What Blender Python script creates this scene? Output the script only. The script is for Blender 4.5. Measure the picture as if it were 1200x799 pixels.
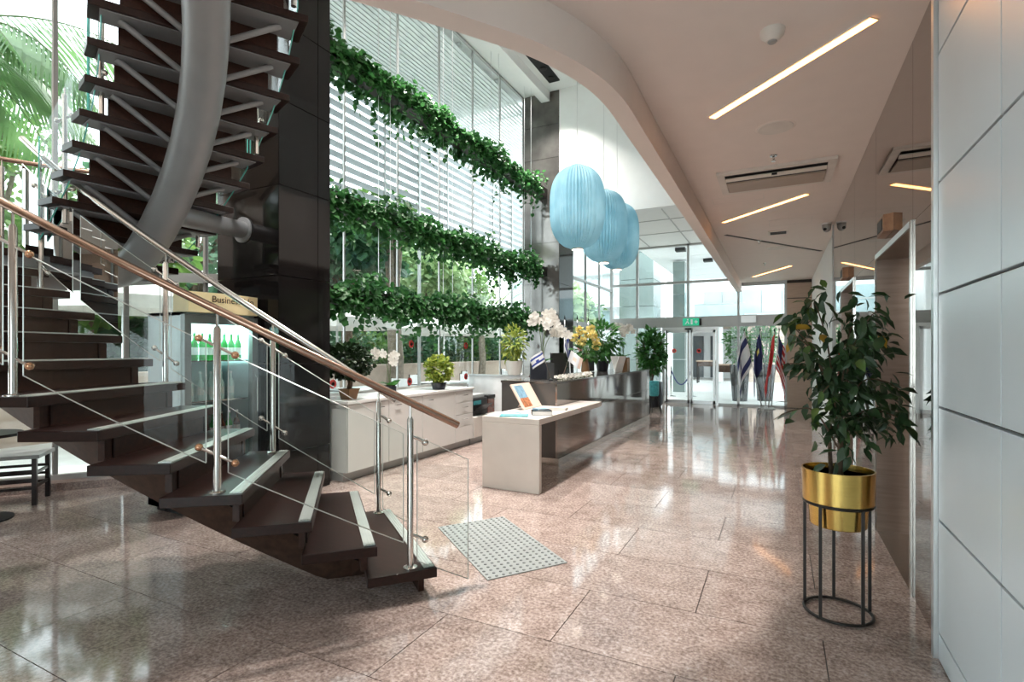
import bpy, bmesh, math, random
import numpy as np
from mathutils import Vector, Matrix

for _o in list(bpy.data.objects):
    bpy.data.objects.remove(_o, do_unlink=True)
SC = bpy.context.scene
COL = SC.collection
random.seed(7)
PI = math.pi

# ------------------------------------------------------------------ camera
CAMH = 1.45
_cd = bpy.data.cameras.new('camera')
_cd.sensor_width = 36.0
_cd.lens = 36.0 * 615.0 / 1200.0
_cd.shift_y = 12.5 / 1200.0
_cd.clip_start = 0.05
_cd.clip_end = 300
cam = bpy.data.objects.new('camera', _cd)
cam.location = (0, 0, CAMH)
cam.rotation_euler = (PI / 2, 0, math.atan(312 / 615.0))
COL.objects.link(cam)
SC.camera = cam

# ------------------------------------------------------------------ world
SKY_STRENGTH = 2.4
w = bpy.data.worlds.new('sky'); SC.world = w
w.use_nodes = True
nt = w.node_tree; nt.nodes.clear()
_bg = nt.nodes.new('ShaderNodeBackground'); _ow = nt.nodes.new('ShaderNodeOutputWorld')
_bg.inputs[0].default_value = (0.86, 0.955, 1.0, 1); _bg.inputs[1].default_value = SKY_STRENGTH
nt.links.new(_bg.outputs[0], _ow.inputs[0])

SUN_STRENGTH = 2.4
_sd = bpy.data.lights.new('sun', 'SUN'); _sd.energy = SUN_STRENGTH; _sd.angle = math.radians(12); _sd.color = (1, .96, .9)
sun = bpy.data.objects.new('sun', _sd); COL.objects.link(sun)
sun.rotation_euler = Vector((0.25, -0.55, -1.0)).to_track_quat('-Z', 'Y').to_euler()

vs = SC.view_settings
vs.view_transform = 'Standard'; vs.look = 'None'; vs.gamma = 1; vs.exposure = 1.3
vs.use_curve_mapping = False

# ------------------------------------------------------------------ helpers
WL = {}
def V(*a): return Vector(a)

def tag(o, label=None, cat=None, group=None, kind=None):
    if label: o['label'] = label
    if cat: o['category'] = cat
    if group: o['group'] = group
    if kind: o['kind'] = kind
    return o

def thing(name, loc, label, cat, group=None):
    o = bpy.data.objects.new(name, None); COL.objects.link(o)
    o.empty_display_size = .1
    o.location = loc; WL[o.name] = Vector(loc)
    return tag(o, label, cat, group)

class MB:
    def __init__(s): s.v = []; s.f = []; s.m = []
    def add(s, vs_, fs, mi=0):
        b = len(s.v); s.v.extend([tuple(q) for q in vs_])
        for f in fs: s.f.append([b + i for i in f]); s.m.append(mi)
        return s
    def box(s, x0, x1, y0, y1, z0, z1, mi=0):
        x0, x1 = min(x0, x1), max(x0, x1); y0, y1 = min(y0, y1), max(y0, y1); z0, z1 = min(z0, z1), max(z0, z1)
        return s.add([(x0,y0,z0),(x1,y0,z0),(x1,y1,z0),(x0,y1,z0),(x0,y0,z1),(x1,y0,z1),(x1,y1,z1),(x0,y1,z1)],
                     [(3,2,1,0),(4,5,6,7),(0,1,5,4),(1,2,6,5),(2,3,7,6),(3,0,4,7)], mi)
    def obox(s, c, ux, uy, uz, a, b, d, mi=0):
        c, ux, uy, uz = Vector(c), Vector(ux), Vector(uy), Vector(uz)
        vv = [c + ux*a*i + uy*b*j + uz*d*k for k in (-1, 1) for i, j in ((-1,-1),(1,-1),(1,1),(-1,1))]
        return s.add(vv, [(3,2,1,0),(4,5,6,7),(0,1,5,4),(1,2,6,5),(2,3,7,6),(3,0,4,7)], mi)
    def bar(s, p0, p1, w_, h_, up=(0,0,1), mi=0):
        p0, p1 = Vector(p0), Vector(p1); d = p1 - p0; L = d.length; d.normalize()
        u = Vector(up)
        if abs(d.dot(u)) > .98: u = Vector((1, 0, 0))
        sd = d.cross(u).normalized(); u2 = sd.cross(d).normalized()
        return s.obox((p0 + p1) / 2, d, sd, u2, L/2, w_/2, h_/2, mi)
    def tube(s, path, r, seg=8, caps=True, mi=0):
        P = [Vector(p) for p in path]; n = len(P)
        R = r if isinstance(r, (list, tuple)) else [r]*n
        b = len(s.v); ref = None
        for i in range(n):
            d = (P[min(i+1, n-1)] - P[max(i-1, 0)]).normalized()
            if ref is None:
                ref = Vector((0,0,1)) if abs(d.z) < .9 else Vector((1,0,0))
            u = (ref - d*ref.dot(d)).normalized(); ref = u
            q = d.cross(u)
            for k in range(seg):
                a = 2*PI*k/seg
                s.v.append(tuple(P[i] + (u*math.cos(a) + q*math.sin(a))*R[i]))
        for i in range(n-1):
            for k in range(seg):
                a0 = b+i*seg+k; a1 = b+i*seg+(k+1) % seg
                s.f.append([a0, a1, a1+seg, a0+seg]); s.m.append(mi)
        if caps:
            s.f.append([b+k for k in range(seg)][::-1]); s.m.append(mi)
            s.f.append([b+(n-1)*seg+k for k in range(seg)]); s.m.append(mi)
        return s
    def lathe(s, prof, c, seg=20, mi=0, axis=None, caps=True):
        b = len(s.v); c = Vector(c); n = len(prof)
        Mx = Matrix.Identity(3) if axis is None else Vector((0,0,1)).rotation_difference(Vector(axis)).to_matrix()
        for r, z in prof:
            for k in range(seg):
                a = 2*PI*k/seg
                s.v.append(tuple(c + Mx @ Vector((r*math.cos(a), r*math.sin(a), z))))
        for i in range(n-1):
            for k in range(seg):
                a0 = b+i*seg+k; a1 = b+i*seg+(k+1) % seg
                s.f.append([a0, a1, a1+seg, a0+seg]); s.m.append(mi)
        if caps and prof[0][0] > 1e-4: s.f.append([b+k for k in range(seg)][::-1]); s.m.append(mi)
        if caps and prof[-1][0] > 1e-4: s.f.append([b+(n-1)*seg+k for k in range(seg)]); s.m.append(mi)
        return s
    def prism(s, poly, z0, z1, mi=0):
        n = len(poly)
        ar = sum(poly[i][0]*poly[(i+1) % n][1] - poly[(i+1) % n][0]*poly[i][1] for i in range(n))
        if ar < 0: poly = poly[::-1]
        zz0 = z0 if isinstance(z0, (list, tuple)) else [z0]*n
        zz1 = z1 if isinstance(z1, (list, tuple)) else [z1]*n
        if ar < 0: zz0 = list(zz0)[::-1]; zz1 = list(zz1)[::-1]
        vv = [(p[0], p[1], zz0[i]) for i, p in enumerate(poly)] + [(p[0], p[1], zz1[i]) for i, p in enumerate(poly)]
        return s.add(vv, [list(range(n))[::-1], list(range(n, 2*n))] + [(i, (i+1) % n, (i+1) % n + n, i+n) for i in range(n)], mi)
    def wallstrip(s, pts, t, z0, z1, mi=0):
        """vertical wall following pts (x,y), thickness t to the left normal side"""
        n = len(pts); L = []
        for i in range(n):
            d = Vector(pts[min(i+1, n-1)]) - Vector(pts[max(i-1, 0)]); d.normalize()
            L.append((pts[i][0] - d.y*t, pts[i][1] + d.x*t))
        for i in range(n-1):
            s.prism([pts[i], pts[i+1], L[i+1], L[i]], z0, z1, mi)
        return s
    def ico(s, c, r, mi=0, seg=10, rings=6, sc=(1,1,1)):
        prof = [(r*math.sin(PI*i/rings), -r*math.cos(PI*i/rings)) for i in range(rings+1)]
        prof[0] = (1e-5, -r); prof[-1] = (1e-5, r)
        b = len(s.v); s.lathe(prof, (0,0,0), seg, mi)
        c = Vector(c)
        for i in range(b, len(s.v)):
            q = s.v[i]; s.v[i] = (c.x + q[0]*sc[0], c.y + q[1]*sc[1], c.z + q[2]*sc[2])
        return s
    def xf(s, M_, start=0):
        for i in range(start, len(s.v)): s.v[i] = tuple(M_ @ Vector(s.v[i]))
        return s
    def mesh(s, name, mats, smooth=False, org=(0,0,0)):
        me = bpy.data.meshes.new(name)
        ox, oy, oz = org
        me.from_pydata([(a-ox, b-oy, c-oz) for a, b, c in s.v], [], s.f)
        if not isinstance(mats, (list, tuple)): mats = [mats]
        for m_ in mats: me.materials.append(m_)
        if len(mats) > 1: me.polygons.foreach_set('material_index', s.m)
        if smooth:
            me.polygons.foreach_set('use_smooth', [True]*len(me.polygons))
        me.update()
        return me
    def build(s, name, mats, parent=None, smooth=False, bevel=0, org=None, auto=None):
        A = np.array(s.v)
        if org is None:
            lo, hi = A.min(0), A.max(0); org = ((lo[0]+hi[0])/2, (lo[1]+hi[1])/2, lo[2])
        me = s.mesh(name, mats, smooth, org)
        o = bpy.data.objects.new(name, me); COL.objects.link(o)
        WL[o.name] = Vector(org)
        if parent is not None:
            o.parent = parent; o.location = Vector(org) - WL[parent.name]
        else: o.location = org
        if bevel:
            b = o.modifiers.new('bevel', 'BEVEL'); b.width = bevel; b.segments = 2; b.limit_method = 'ANGLE'
        if auto:
            me.set_sharp_from_angle(angle=math.radians(auto))
        return o

def inst(name, me, loc, parent=None, rot=None, scale=None):
    o = bpy.data.objects.new(name, me); COL.objects.link(o)
    WL[o.name] = Vector(loc)
    o.location = Vector(loc) - (WL[parent.name] if parent is not None else Vector((0,0,0)))
    if parent is not None: o.parent = parent
    if rot is not None: o.rotation_euler = rot
    if scale is not None: o.scale = scale
    return o

def struct(o):
    o['kind'] = 'structure'; return o

# ------------------------------------------------------------------ materials
def newmat(name):
    m_ = bpy.data.materials.new(name); m_.use_nodes = True
    t = m_.node_tree; p = t.nodes['Principled BSDF']
    return m_, t, p
def setp(p, **k):
    for n, v in k.items():
        p.inputs[n.replace('_', ' ')].default_value = v
def pos_node(t, kind='pos'):
    if kind == 'pos':
        g = t.nodes.new('ShaderNodeNewGeometry'); return g.outputs['Position']
    g = t.nodes.new('ShaderNodeTexCoord'); return g.outputs['Object']
def ramp(t, fac, stops):
    r = t.nodes.new('ShaderNodeValToRGB'); e = r.color_ramp.elements
    while len(e) < len(stops): e.new(.5)
    for i, (q, c) in enumerate(stops): e[i].position = q; e[i].color = (*c, 1)
    t.links.new(fac, r.inputs[0]); return r.outputs[0]
def noise(t, vec, scale, detail=2, rough=.5):
    n = t.nodes.new('ShaderNodeTexNoise'); n.inputs['Scale'].default_value = scale
    n.inputs['Detail'].default_value = detail; n.inputs['Roughness'].default_value = rough
    t.links.new(vec, n.inputs['Vector']); return n.outputs['Fac']
def mapping(t, vec, sc):
    n = t.nodes.new('ShaderNodeMapping'); n.inputs['Scale'].default_value = sc
    t.links.new(vec, n.inputs['Vector']); return n.outputs[0]
def plain(name, c, rough=.5, metal=0, var=.06, scale=6, spec=None, bump=0, bscale=80, coat=0, aniso=None):
    """colour with faint procedural unevenness"""
    m_, t, p = newmat(name)
    vec = pos_node(t)
    if aniso: vec = mapping(t, vec, aniso)
    f = noise(t, vec, scale, 3)
    lo = tuple(max(0, q*(1-var)) for q in c); hi = tuple(min(1, q*(1+var)) for q in c)
    col = ramp(t, f, [(.3, lo), (.7, hi)])
    t.links.new(col, p.inputs['Base Color'])
    setp(p, Roughness=rough, Metallic=metal)
    if spec is not None: p.inputs['Specular IOR Level'].default_value = spec
    if coat: p.inputs['Coat Weight'].default_value = coat; p.inputs['Coat Roughness'].default_value = .05
    if bump:
        b = t.nodes.new('ShaderNodeBump'); b.inputs['Strength'].default_value = bump; b.inputs['Distance'].default_value = .004
        t.links.new(noise(t, vec, bscale, 3), b.inputs['Height']); t.links.new(b.outputs[0], p.inputs['Normal'])
    return m_
def granite(name, stops, scale=55, rough=.12, tilevar=.12):
    m_, t, p = newmat(name)
    vec = pos_node(t)
    f1 = noise(t, vec, scale, 5, .7)
    f2 = noise(t, vec, scale*.14, 2)
    mx = t.nodes.new('ShaderNodeMath'); mx.operation = 'MULTIPLY_ADD'
    t.links.new(f2, mx.inputs[0]); mx.inputs[1].default_value = .25
    ad = t.nodes.new('ShaderNodeMath'); ad.operation = 'ADD'; t.links.new(f1, ad.inputs[0]); ad.inputs[1].default_value = -.125
    t.links.new(ad.outputs[0], mx.inputs[2])
    col = ramp(t, mx.outputs[0], stops)
    oi = t.nodes.new('ShaderNodeObjectInfo')
    hs = t.nodes.new('ShaderNodeHueSaturation')
    mr = t.nodes.new('ShaderNodeMapRange'); mr.inputs['To Min'].default_value = 1-tilevar; mr.inputs['To Max'].default_value = 1+tilevar
    t.links.new(oi.outputs['Random'], mr.inputs['Value']); t.links.new(mr.outputs[0], hs.inputs['Value'])
    t.links.new(col, hs.inputs['Color']); t.links.new(hs.outputs[0], p.inputs['Base Color'])
    setp(p, Roughness=rough)
    return m_
def wood(name, c1, c2, scale=3, rough=.3, stretch=(1, 12, 12), coat=0):
    m_, t, p = newmat(name)
    vec = mapping(t, pos_node(t, 'obj'), stretch)
    col = ramp(t, noise(t, vec, scale, 6, .65), [(.3, c1), (.7, c2)])
    t.links.new(col, p.inputs['Base Color']); setp(p, Roughness=rough)
    if coat: p.inputs['Coat Weight'].default_value = coat
    p.inputs['Specular IOR Level'].default_value = .28
    return m_
def emis(name, c, s, base=(.8,.8,.8)):
    m_, t, p = newmat(name)
    setp(p, Base_Color=(*base, 1), Roughness=.4); p.inputs['Emission Color'].default_value = (*c, 1); p.inputs['Emission Strength'].default_value = s
    return m_
def glass(name, tint=(.93,.98,.97), refl=1.0, ior=1.45):
    m_ = bpy.data.materials.new(name); m_.use_nodes = True
    t = m_.node_tree; t.nodes.clear()
    out = t.nodes.new('ShaderNodeOutputMaterial'); mx = t.nodes.new('ShaderNodeMixShader')
    tr = t.nodes.new('ShaderNodeBsdfTransparent'); tr.inputs[0].default_value = (*tint, 1)
    gl = t.nodes.new('ShaderNodeBsdfGlossy'); gl.inputs['Roughness'].default_value = .01; gl.inputs['Color'].default_value = (refl,)*3 + (1,)
    fr = t.nodes.new('ShaderNodeFresnel'); fr.inputs[0].default_value = ior
    t.links.new(fr.outputs[0], mx.inputs[0]); t.links.new(tr.outputs[0], mx.inputs[1]); t.links.new(gl.outputs[0], mx.inputs[2])
    t.links.new(mx.outputs[0], out.inputs[0]); return m_
def leafmat(name, c1, c2, rough=.35, trans=.35, scale=9):
    m_, t, p = newmat(name)
    col = ramp(t, noise(t, pos_node(t), scale, 2), [(.3, c1), (.72, c2)])
    t.links.new(col, p.inputs['Base Color']); setp(p, Roughness=rough)
    tl = t.nodes.new('ShaderNodeBsdfTranslucent'); t.links.new(col, tl.inputs[0])
    mx = t.nodes.new('ShaderNodeMixShader'); mx.inputs[0].default_value = trans
    out = t.nodes['Material Output']
    t.links.new(p.outputs[0], mx.inputs[1]); t.links.new(tl.outputs[0], mx.inputs[2]); t.links.new(mx.outputs[0], out.inputs[0])
    return m_

M = {}
M['granite'] = granite('polished_brown_granite', [(.28, (.12,.085,.073)), (.43, (.255,.19,.165)), (.55, (.385,.30,.265)), (.72, (.56,.48,.44))], 50, .075)
M['curbstone'] = granite('curb_granite', [(.3, (.10,.06,.045)), (.5, (.24,.16,.13)), (.7, (.4,.3,.26))], 60, .3)
M['joint'] = plain('dark_joint', (.05,.04,.035), .6)
M['ceil'] = plain('ceiling_paint', (.82,.715,.655), .75, var=.015)
M['ceilwhite'] = plain('white_ceiling_paint', (.82,.83,.82), .75, var=.015)
M['wallwhite'] = plain('white_wall_paint', (.84,.85,.84), .7, var=.015)
M['walltile'] = plain('pale_wall_panel', (.60,.655,.685), .28, var=.03, scale=2)
M['mirror'] = plain('bronze_mirror_glass', (.33,.30,.275), .025, 1.0, var=.02)
M['brushed'] = plain('brushed_bronze_steel', (.40,.31,.26), .3, 1.0, var=.1, scale=4, aniso=(1,1,14))
M['steel'] = plain('brushed_stainless_steel', (.66,.63,.59), .22, 1.0, var=.05, scale=20)
M['alu'] = plain('aluminium', (.72,.73,.73), .35, .9, var=.03)
M['alud'] = plain('grey_aluminium_frame', (.42,.42,.41), .4, .6, var=.03)
M['blackstone'] = plain('polished_black_stone', (.007,.006,.006), .07, .0, var=.3, scale=3, spec=.3)
M['greystone_refl'] = plain('grey_stone_and_reflection', (.15,.14,.13), .09, .55, var=.35, scale=2.5)  # far column: facade reflection put into the grey; desk top: plain grey stone
M['darkdesk'] = plain('dark_desk_panel', (.10,.095,.09), .3, .2, var=.08)
M['deskglass'] = plain('reflective_dark_panel', (.30,.27,.25), .05, .75, var=.06, scale=2)
M['darkwood'] = wood('dark_mahogany', (.010,.0035,.0024), (.027,.009,.006), 4, .38, (2, 14, 14))
M['riserwood'] = wood('mahogany_riser', (.02,.0075,.005), (.048,.018,.011), 4, .42, (3, 10, 10))
M['stringer'] = wood('brown_stringer', (.035,.018,.012), (.075,.04,.027), 3, .5, (6, 6, 6))
M['nosing'] = plain('grooved_aluminium_nosing', (.62,.66,.63), .32, .55, var=.04)
M['pipe'] = plain('grey_painted_pipe', (.25,.26,.27), .42, .25, var=.05)
M['railwarm'] = plain('satin_bronze_handrail', (.42,.28,.21), .24, .95, var=.04)
M['bronzeball'] = plain('copper_glass_clamp', (.62,.36,.22), .2, .95, var=.05)
M['glass'] = glass('clear_window_glass')
M['railglass'] = glass('balustrade_glass', (.94,.98,.97), .5, 1.4)
M['glassedge'] = plain('green_glass_edge', (.12,.5,.44), .15, var=.1)
M['cabinet'] = plain('white_lacquer', (.70,.685,.66), .3, var=.015)
M['worktop'] = plain('white_worktop', (.78,.77,.75), .25, var=.02)
M['table'] = plain('cream_laminate', (.62,.57,.52), .35, var=.03)
M['black'] = plain('black_plastic', (.012,.012,.013), .5, var=.1, spec=.3)
M['blackmetal'] = plain('black_metal', (.02,.016,.014), .4, .4, var=.1)
M['brass'] = plain('brushed_brass', (.68,.47,.14), .24, 1.0, var=.06, scale=10, aniso=(1,1,10))
M['soil'] = plain('soil', (.03,.02,.014), .9, var=.4, scale=40)
M['terracotta'] = plain('brown_glazed_clay', (.28,.15,.07), .4, var=.12)
M['whitepot'] = plain('white_ceramic', (.75,.72,.67), .35)
M['darkpot'] = plain('dark_ceramic', (.02,.022,.03), .3)
M['bark'] = plain('bark', (.10,.065,.04), .85, var=.35, scale=25, bump=.6, bscale=40)
M['barkl'] = plain('grey_bark', (.22,.18,.14), .85, var=.3, scale=12, bump=.6, bscale=30)
M['ivy'] = leafmat('ivy_leaf', (.015,.07,.02), (.07,.23,.06), .4, .4)
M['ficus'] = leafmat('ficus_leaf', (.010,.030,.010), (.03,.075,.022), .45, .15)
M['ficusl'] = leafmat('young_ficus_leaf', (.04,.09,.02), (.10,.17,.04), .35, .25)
M['ficusy'] = leafmat('yellow_ficus_leaf', (.35,.2,.02), (.5,.3,.04), .4, .2)
M['gardenleaf'] = leafmat('garden_leaf', (.05,.13,.03), (.20,.34,.08), .5, .4, 2)
M['gardendark'] = leafmat('dark_garden_leaf', (.03,.09,.045), (.09,.2,.10), .5, .35, 2)
M['gardenpale'] = leafmat('pale_garden_leaf', (.20,.34,.15), (.42,.52,.26), .5, .4, 2)
M['palm'] = leafmat('palm_leaf', (.06,.15,.05), (.18,.32,.12), .45, .4, 2)
M['bonsai'] = leafmat('bonsai_leaf', (.006,.018,.006), (.025,.055,.016), .4, .1)
M['croton'] = leafmat('variegated_leaf', (.10,.22,.03), (.5,.5,.10), .4, .3, 30)
M['plantgreen'] = leafmat('house_plant_leaf', (.02,.10,.02), (.08,.26,.05), .4, .3)
M['petal'] = leafmat('white_petal', (.75,.72,.66), (.9,.88,.84), .6, .3)
M['petaly'] = leafmat('yellow_petal', (.75,.6,.15), (.9,.8,.4), .6, .3)
M['stem'] = plain('green_stem', (.09,.14,.04), .6)
M['lantern'] = leafmat('blue_pleated_fabric', (.27,.51,.61), (.41,.65,.74), .7, .4, 3)
M['strip'] = emis('warm_light_strip', (1.0, .42, .12), 3.2)
M['lampdisc'] = emis('lamp_diffuser', (1.0, .9, .75), 2.5)
M['bulb'] = emis('frosted_bulb', (1.0, .95, .88), 5)
M['indic'] = wood('brown_indicator_casing', (.20,.10,.055), (.32,.17,.09), 5, .4, (4,4,4))
M['paving'] = plain('pale_paving', (.55,.55,.53), .7, var=.06, scale=3)
M['louvre'] = plain('pale_grey_louvre', (.46,.49,.51), .5)
M['roofslat'] = plain('white_roof_slat', (.70,.73,.73), .5)
M['canopy'] = plain('white_canvas', (.80,.78,.74), .8)
M['beigewall'] = plain('beige_garden_wall', (.52,.41,.34), .8, var=.05)
M['bldg'] = plain('white_render', (.80,.81,.82), .8, var=.02)
M['bldgglass'] = plain('pale_teal_window_glass', (.50,.64,.67), .1, .2, var=.1, scale=.6)
M['bldgdark'] = plain('dark_shopfront', (.10,.11,.12), .3, .1, var=.2, scale=1)
M['towerglass'] = plain('grey_green_cladding', (.22,.27,.26), .15, .3, var=.2, scale=.5)
M['brownstone'] = plain('brown_stone_panel', (.46,.33,.25), .4, var=.06, scale=5, aniso=(1,1,5))
M['red'] = plain('red_vinyl', (.75,.06,.05), .5)
M['whitev'] = plain('white_vinyl', (.85,.85,.85), .5)
M['navy'] = plain('navy_cloth', (.025,.03,.12), .8)
M['blue'] = plain('blue_cloth', (.03,.06,.30), .8)
M['redcloth'] = plain('red_cloth', (.55,.03,.03), .8)
M['whitecloth'] = plain('white_cloth', (.80,.80,.82), .8)
M['fridgew'] = plain('pale_blue_fridge_side', (.55,.70,.74), .3)
M['fridged'] = plain('grey_fridge_frame', (.16,.19,.19), .35, .3)
M['fridgein'] = plain('fridge_liner', (.65,.78,.76), .4)
M['fridgelamp'] = emis('fridge_lamp', (.75, 1.0, .93), 9)
M['bottle'] = plain('green_bottle_glass', (.05,.38,.09), .12, var=.3, scale=20)
M['bottled'] = plain('dark_bottle', (.10,.03,.02), .15, var=.5, scale=15)
M['signy'] = plain('cream_yellow_sign', (.92,.78,.46), .5)
M['ink'] = plain('dark_brown_ink', (.05,.025,.01), .6)
M['mat'] = plain('grey_tactile_mat', (.27,.29,.28), .6, var=.05)
M['stud'] = plain('dark_rubber_stud', (.14,.15,.15), .6)
M['exitgreen'] = emis('exit_green', (.02,.50,.27), .28, (.02,.35,.2))
M['pic_sky'] = plain('print_sky_blue', (.20,.36,.48), .5, var=.3, scale=20)
M['pic_warm'] = plain('print_rooftops', (.42,.16,.07), .5, var=.7, scale=45)
M['paper'] = plain('paper', (.80,.80,.78), .6)
M['teal'] = plain('teal_print', (.05,.33,.36), .5, var=.3, scale=20)
M['pinkpaper'] = plain('cream_card', (.78,.60,.50), .6)
M['greytop'] = plain('grey_stool_top', (.40,.42,.42), .5)
M['chrome'] = plain('chrome', (.75,.75,.74), .12, 1.0)
M['acdark'] = plain('ac_grille_tan', (.42,.32,.25), .5)
M['acframe'] = plain('ac_frame', (.74,.67,.61), .5)
M['lime'] = plain('lime_cushion', (.5,.6,.05), .7)

# ================================================================== SETTING
H1, H2, H3 = 3.29, 7.29, 4.46          # lobby ceiling, atrium ceiling, entrance ceiling
XR, XF, YB = .71, -5.25, 15.3          # mirror wall, glass facade, entrance glass
def crom(P, n=6):
    P = [Vector((*p, 0)) if len(p) == 2 else Vector(p) for p in P]; out = []
    for i in range(len(P)-1):
        p0, p1, p2, p3 = P[max(i-1, 0)], P[i], P[i+1], P[min(i+2, len(P)-1)]
        for k in range(n):
            t = k/n
            out.append(.5*((2*p1) + (p2-p0)*t + (2*p0-5*p1+4*p2-p3)*t*t + (3*p1-p0-3*p2+p3)*t**3))
    out.append(P[-1]); return out
FC = [(-5.30, 4.15), (-5.95, 3.84), (-6.50, 3.28), (-6.89, 2.79), (-7.17, 2.40), (-7.5, 1.65), (-7.68, .8), (-7.72, -.5), (-7.72, -4.0)]
FCs = [(p.x, p.y) for p in crom(FC, 4)]
def fc_x(y):
    if y > 4.15: return XF
    best = -7.72
    for a, b in zip(FCs, FCs[1:]):
        if b[1] <= y <= a[1]:
            best = a[0] + (b[0]-a[0])*(y-a[1])/(b[1]-a[1]+1e-9)
    return best

# ---- floor
fl = struct(MB().box(-7.8, 1.3, -4.0, 15.35, -.25, -.006).build('floor', M['joint']))
_tc = {}
def tile_mesh(a, b):
    k = (round(a, 3), round(b, 3))
    if k not in _tc:
        _tc[k] = MB().box(-a/2, a/2, -b/2, b/2, -.02, 0).mesh('floor_tile', M['granite'])
    return _tc[k]
G = .005
for k in range(-11, 21):
    y0 = max(2.43+.63*k, -4); y1 = min(2.43+.63*(k+1), 15.3)
    if y1-y0 < .05: continue
    xl = min(fc_x(y0), fc_x(y1)) - .02; xr = .95
    off = -1.02 if k % 2 == 0 else -.41
    j = math.floor((xl-off)/1.22)
    while off+1.22*j < xr:
        a = max(off+1.22*j, xl); b = min(off+1.22*(j+1), xr); j += 1
        if b-a < .03: continue
        inst('floor_tile', tile_mesh(b-a-G, y1-y0-G), ((a+b)/2, (y0+y1)/2, 0), fl)

# ---- mezzanine ceiling with the curved, dropped edge
EP = [(-1.0, 15.3), (-1.0, 9), (-1.0, 5.2), (-1.0, 3.9), (-1.005, 3.3), (-1.07, 2.92), (-1.21, 2.57), (-1.40, 2.27), (-1.70, 1.85), (-2.1, 1.36), (-2.65, .85), (-3.4, .35), (-4.3, .0), (-5.5, -.2), (-7.7, -.25)]
EPs = [(p.x, p.y) for p in crom(EP, 5)]
ce = MB().prism(EPs + [(-7.7, -4.0), (1.3, -4.0), (1.3, 15.3)], H1, 4.25)
struct(ce.build('ceiling', M['ceil']))
struct(MB().wallstrip(EPs, .13, 3.05, H1-.0005).build('trim_1', M['ceil']))
# ---- atrium ceiling, entrance ceiling, upper walls
struct(MB().box(-7.9, 1.3, -4.0, 11.1, H2, H2+.15).build('ceiling_atrium', M['ceilwhite']))
ec = struct(MB().box(-4.5, -.99, 11.05, 15.3, H3, H3+.15).build('ceiling_entrance', M['ceilwhite']))
for yy in (12.2, 13.6):
    MB().box(-4.4, -1.0, yy, yy+.03, H3-.012, H3-.001).build('joint_strip', M['alud'], ec)
for xx in (-3.3, -2.2):
    MB().box(xx, xx+.03, 11.1, 15.25, H3-.011, H3-.001).build('joint_strip', M['alud'], ec)
struct(MB().box(-4.35, 1.3, 10.9, 11.05, H3-.06, H2).build('wall_upper', M['wallwhite']))
struct(MB().box(1.15, 1.3, -4.0, 10.9, 4.25, H2).build('wall_upper_added', M['wallwhite']))  # unseen wall, added only to bound the light on the upper floor
struct(MB().box(-7.9, 1.3, -4.2, -4.0, H1-.1, H2).box(-7.9, -2.62, -4.2, -4.0, 0, H1-.1).build('wall_front', M['brownstone']))  # unseen wall, kept solid and brown to dim reflections in the stair glass
struct(MB().box(-4.78, -4.58, 4.0, 10.9, 7.08, H2).build('trim_2', M['ceilwhite']))
def slot(x, y, label):
    sl = thing('slot_downlight', (x, y, H2-.05), label, 'ceiling light', 'atrium slot lights')
    MB().box(x-.12, x+.12, y-.6, y+.6, H2-.03, H2-.001).build('housing', M['black'], sl)
    for q in (-.4, 0, .4):
        MB().lathe([(.07, H2-.05), (.07, H2-.03)], (x, y+q, 0), 12).build('spot', M['blackmetal'], sl)
    la = bpy.data.lights.new('slot_lamp', 'AREA'); la.shape = 'DISK'; la.size = .2; la.energy = SLOT_W; la.color = (1.0, .95, .9); la.spread = math.radians(100)
    lo = bpy.data.objects.new('slot_lamp', la); COL.objects.link(lo); lo.parent = sl; lo.location = (0, 0, -.012)
SLOT_W = 62
slot(-4.3, 9.9, 'black recessed slot light in the high white ceiling above the far column')
for x, y, lb in ((-4.3, 6.6, 'above the ivy troughs'), (-2.3, 5.4, 'above the cream side counter'), (-2.6, 2.2, 'above the foot of the stairs'), (-6.2, .9, 'above the stair landing')):  # out-of-view copies of the slot above, added to brighten the lobby
    slot(x, y, 'added unseen slot light in the high ceiling ' + lb)

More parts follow.
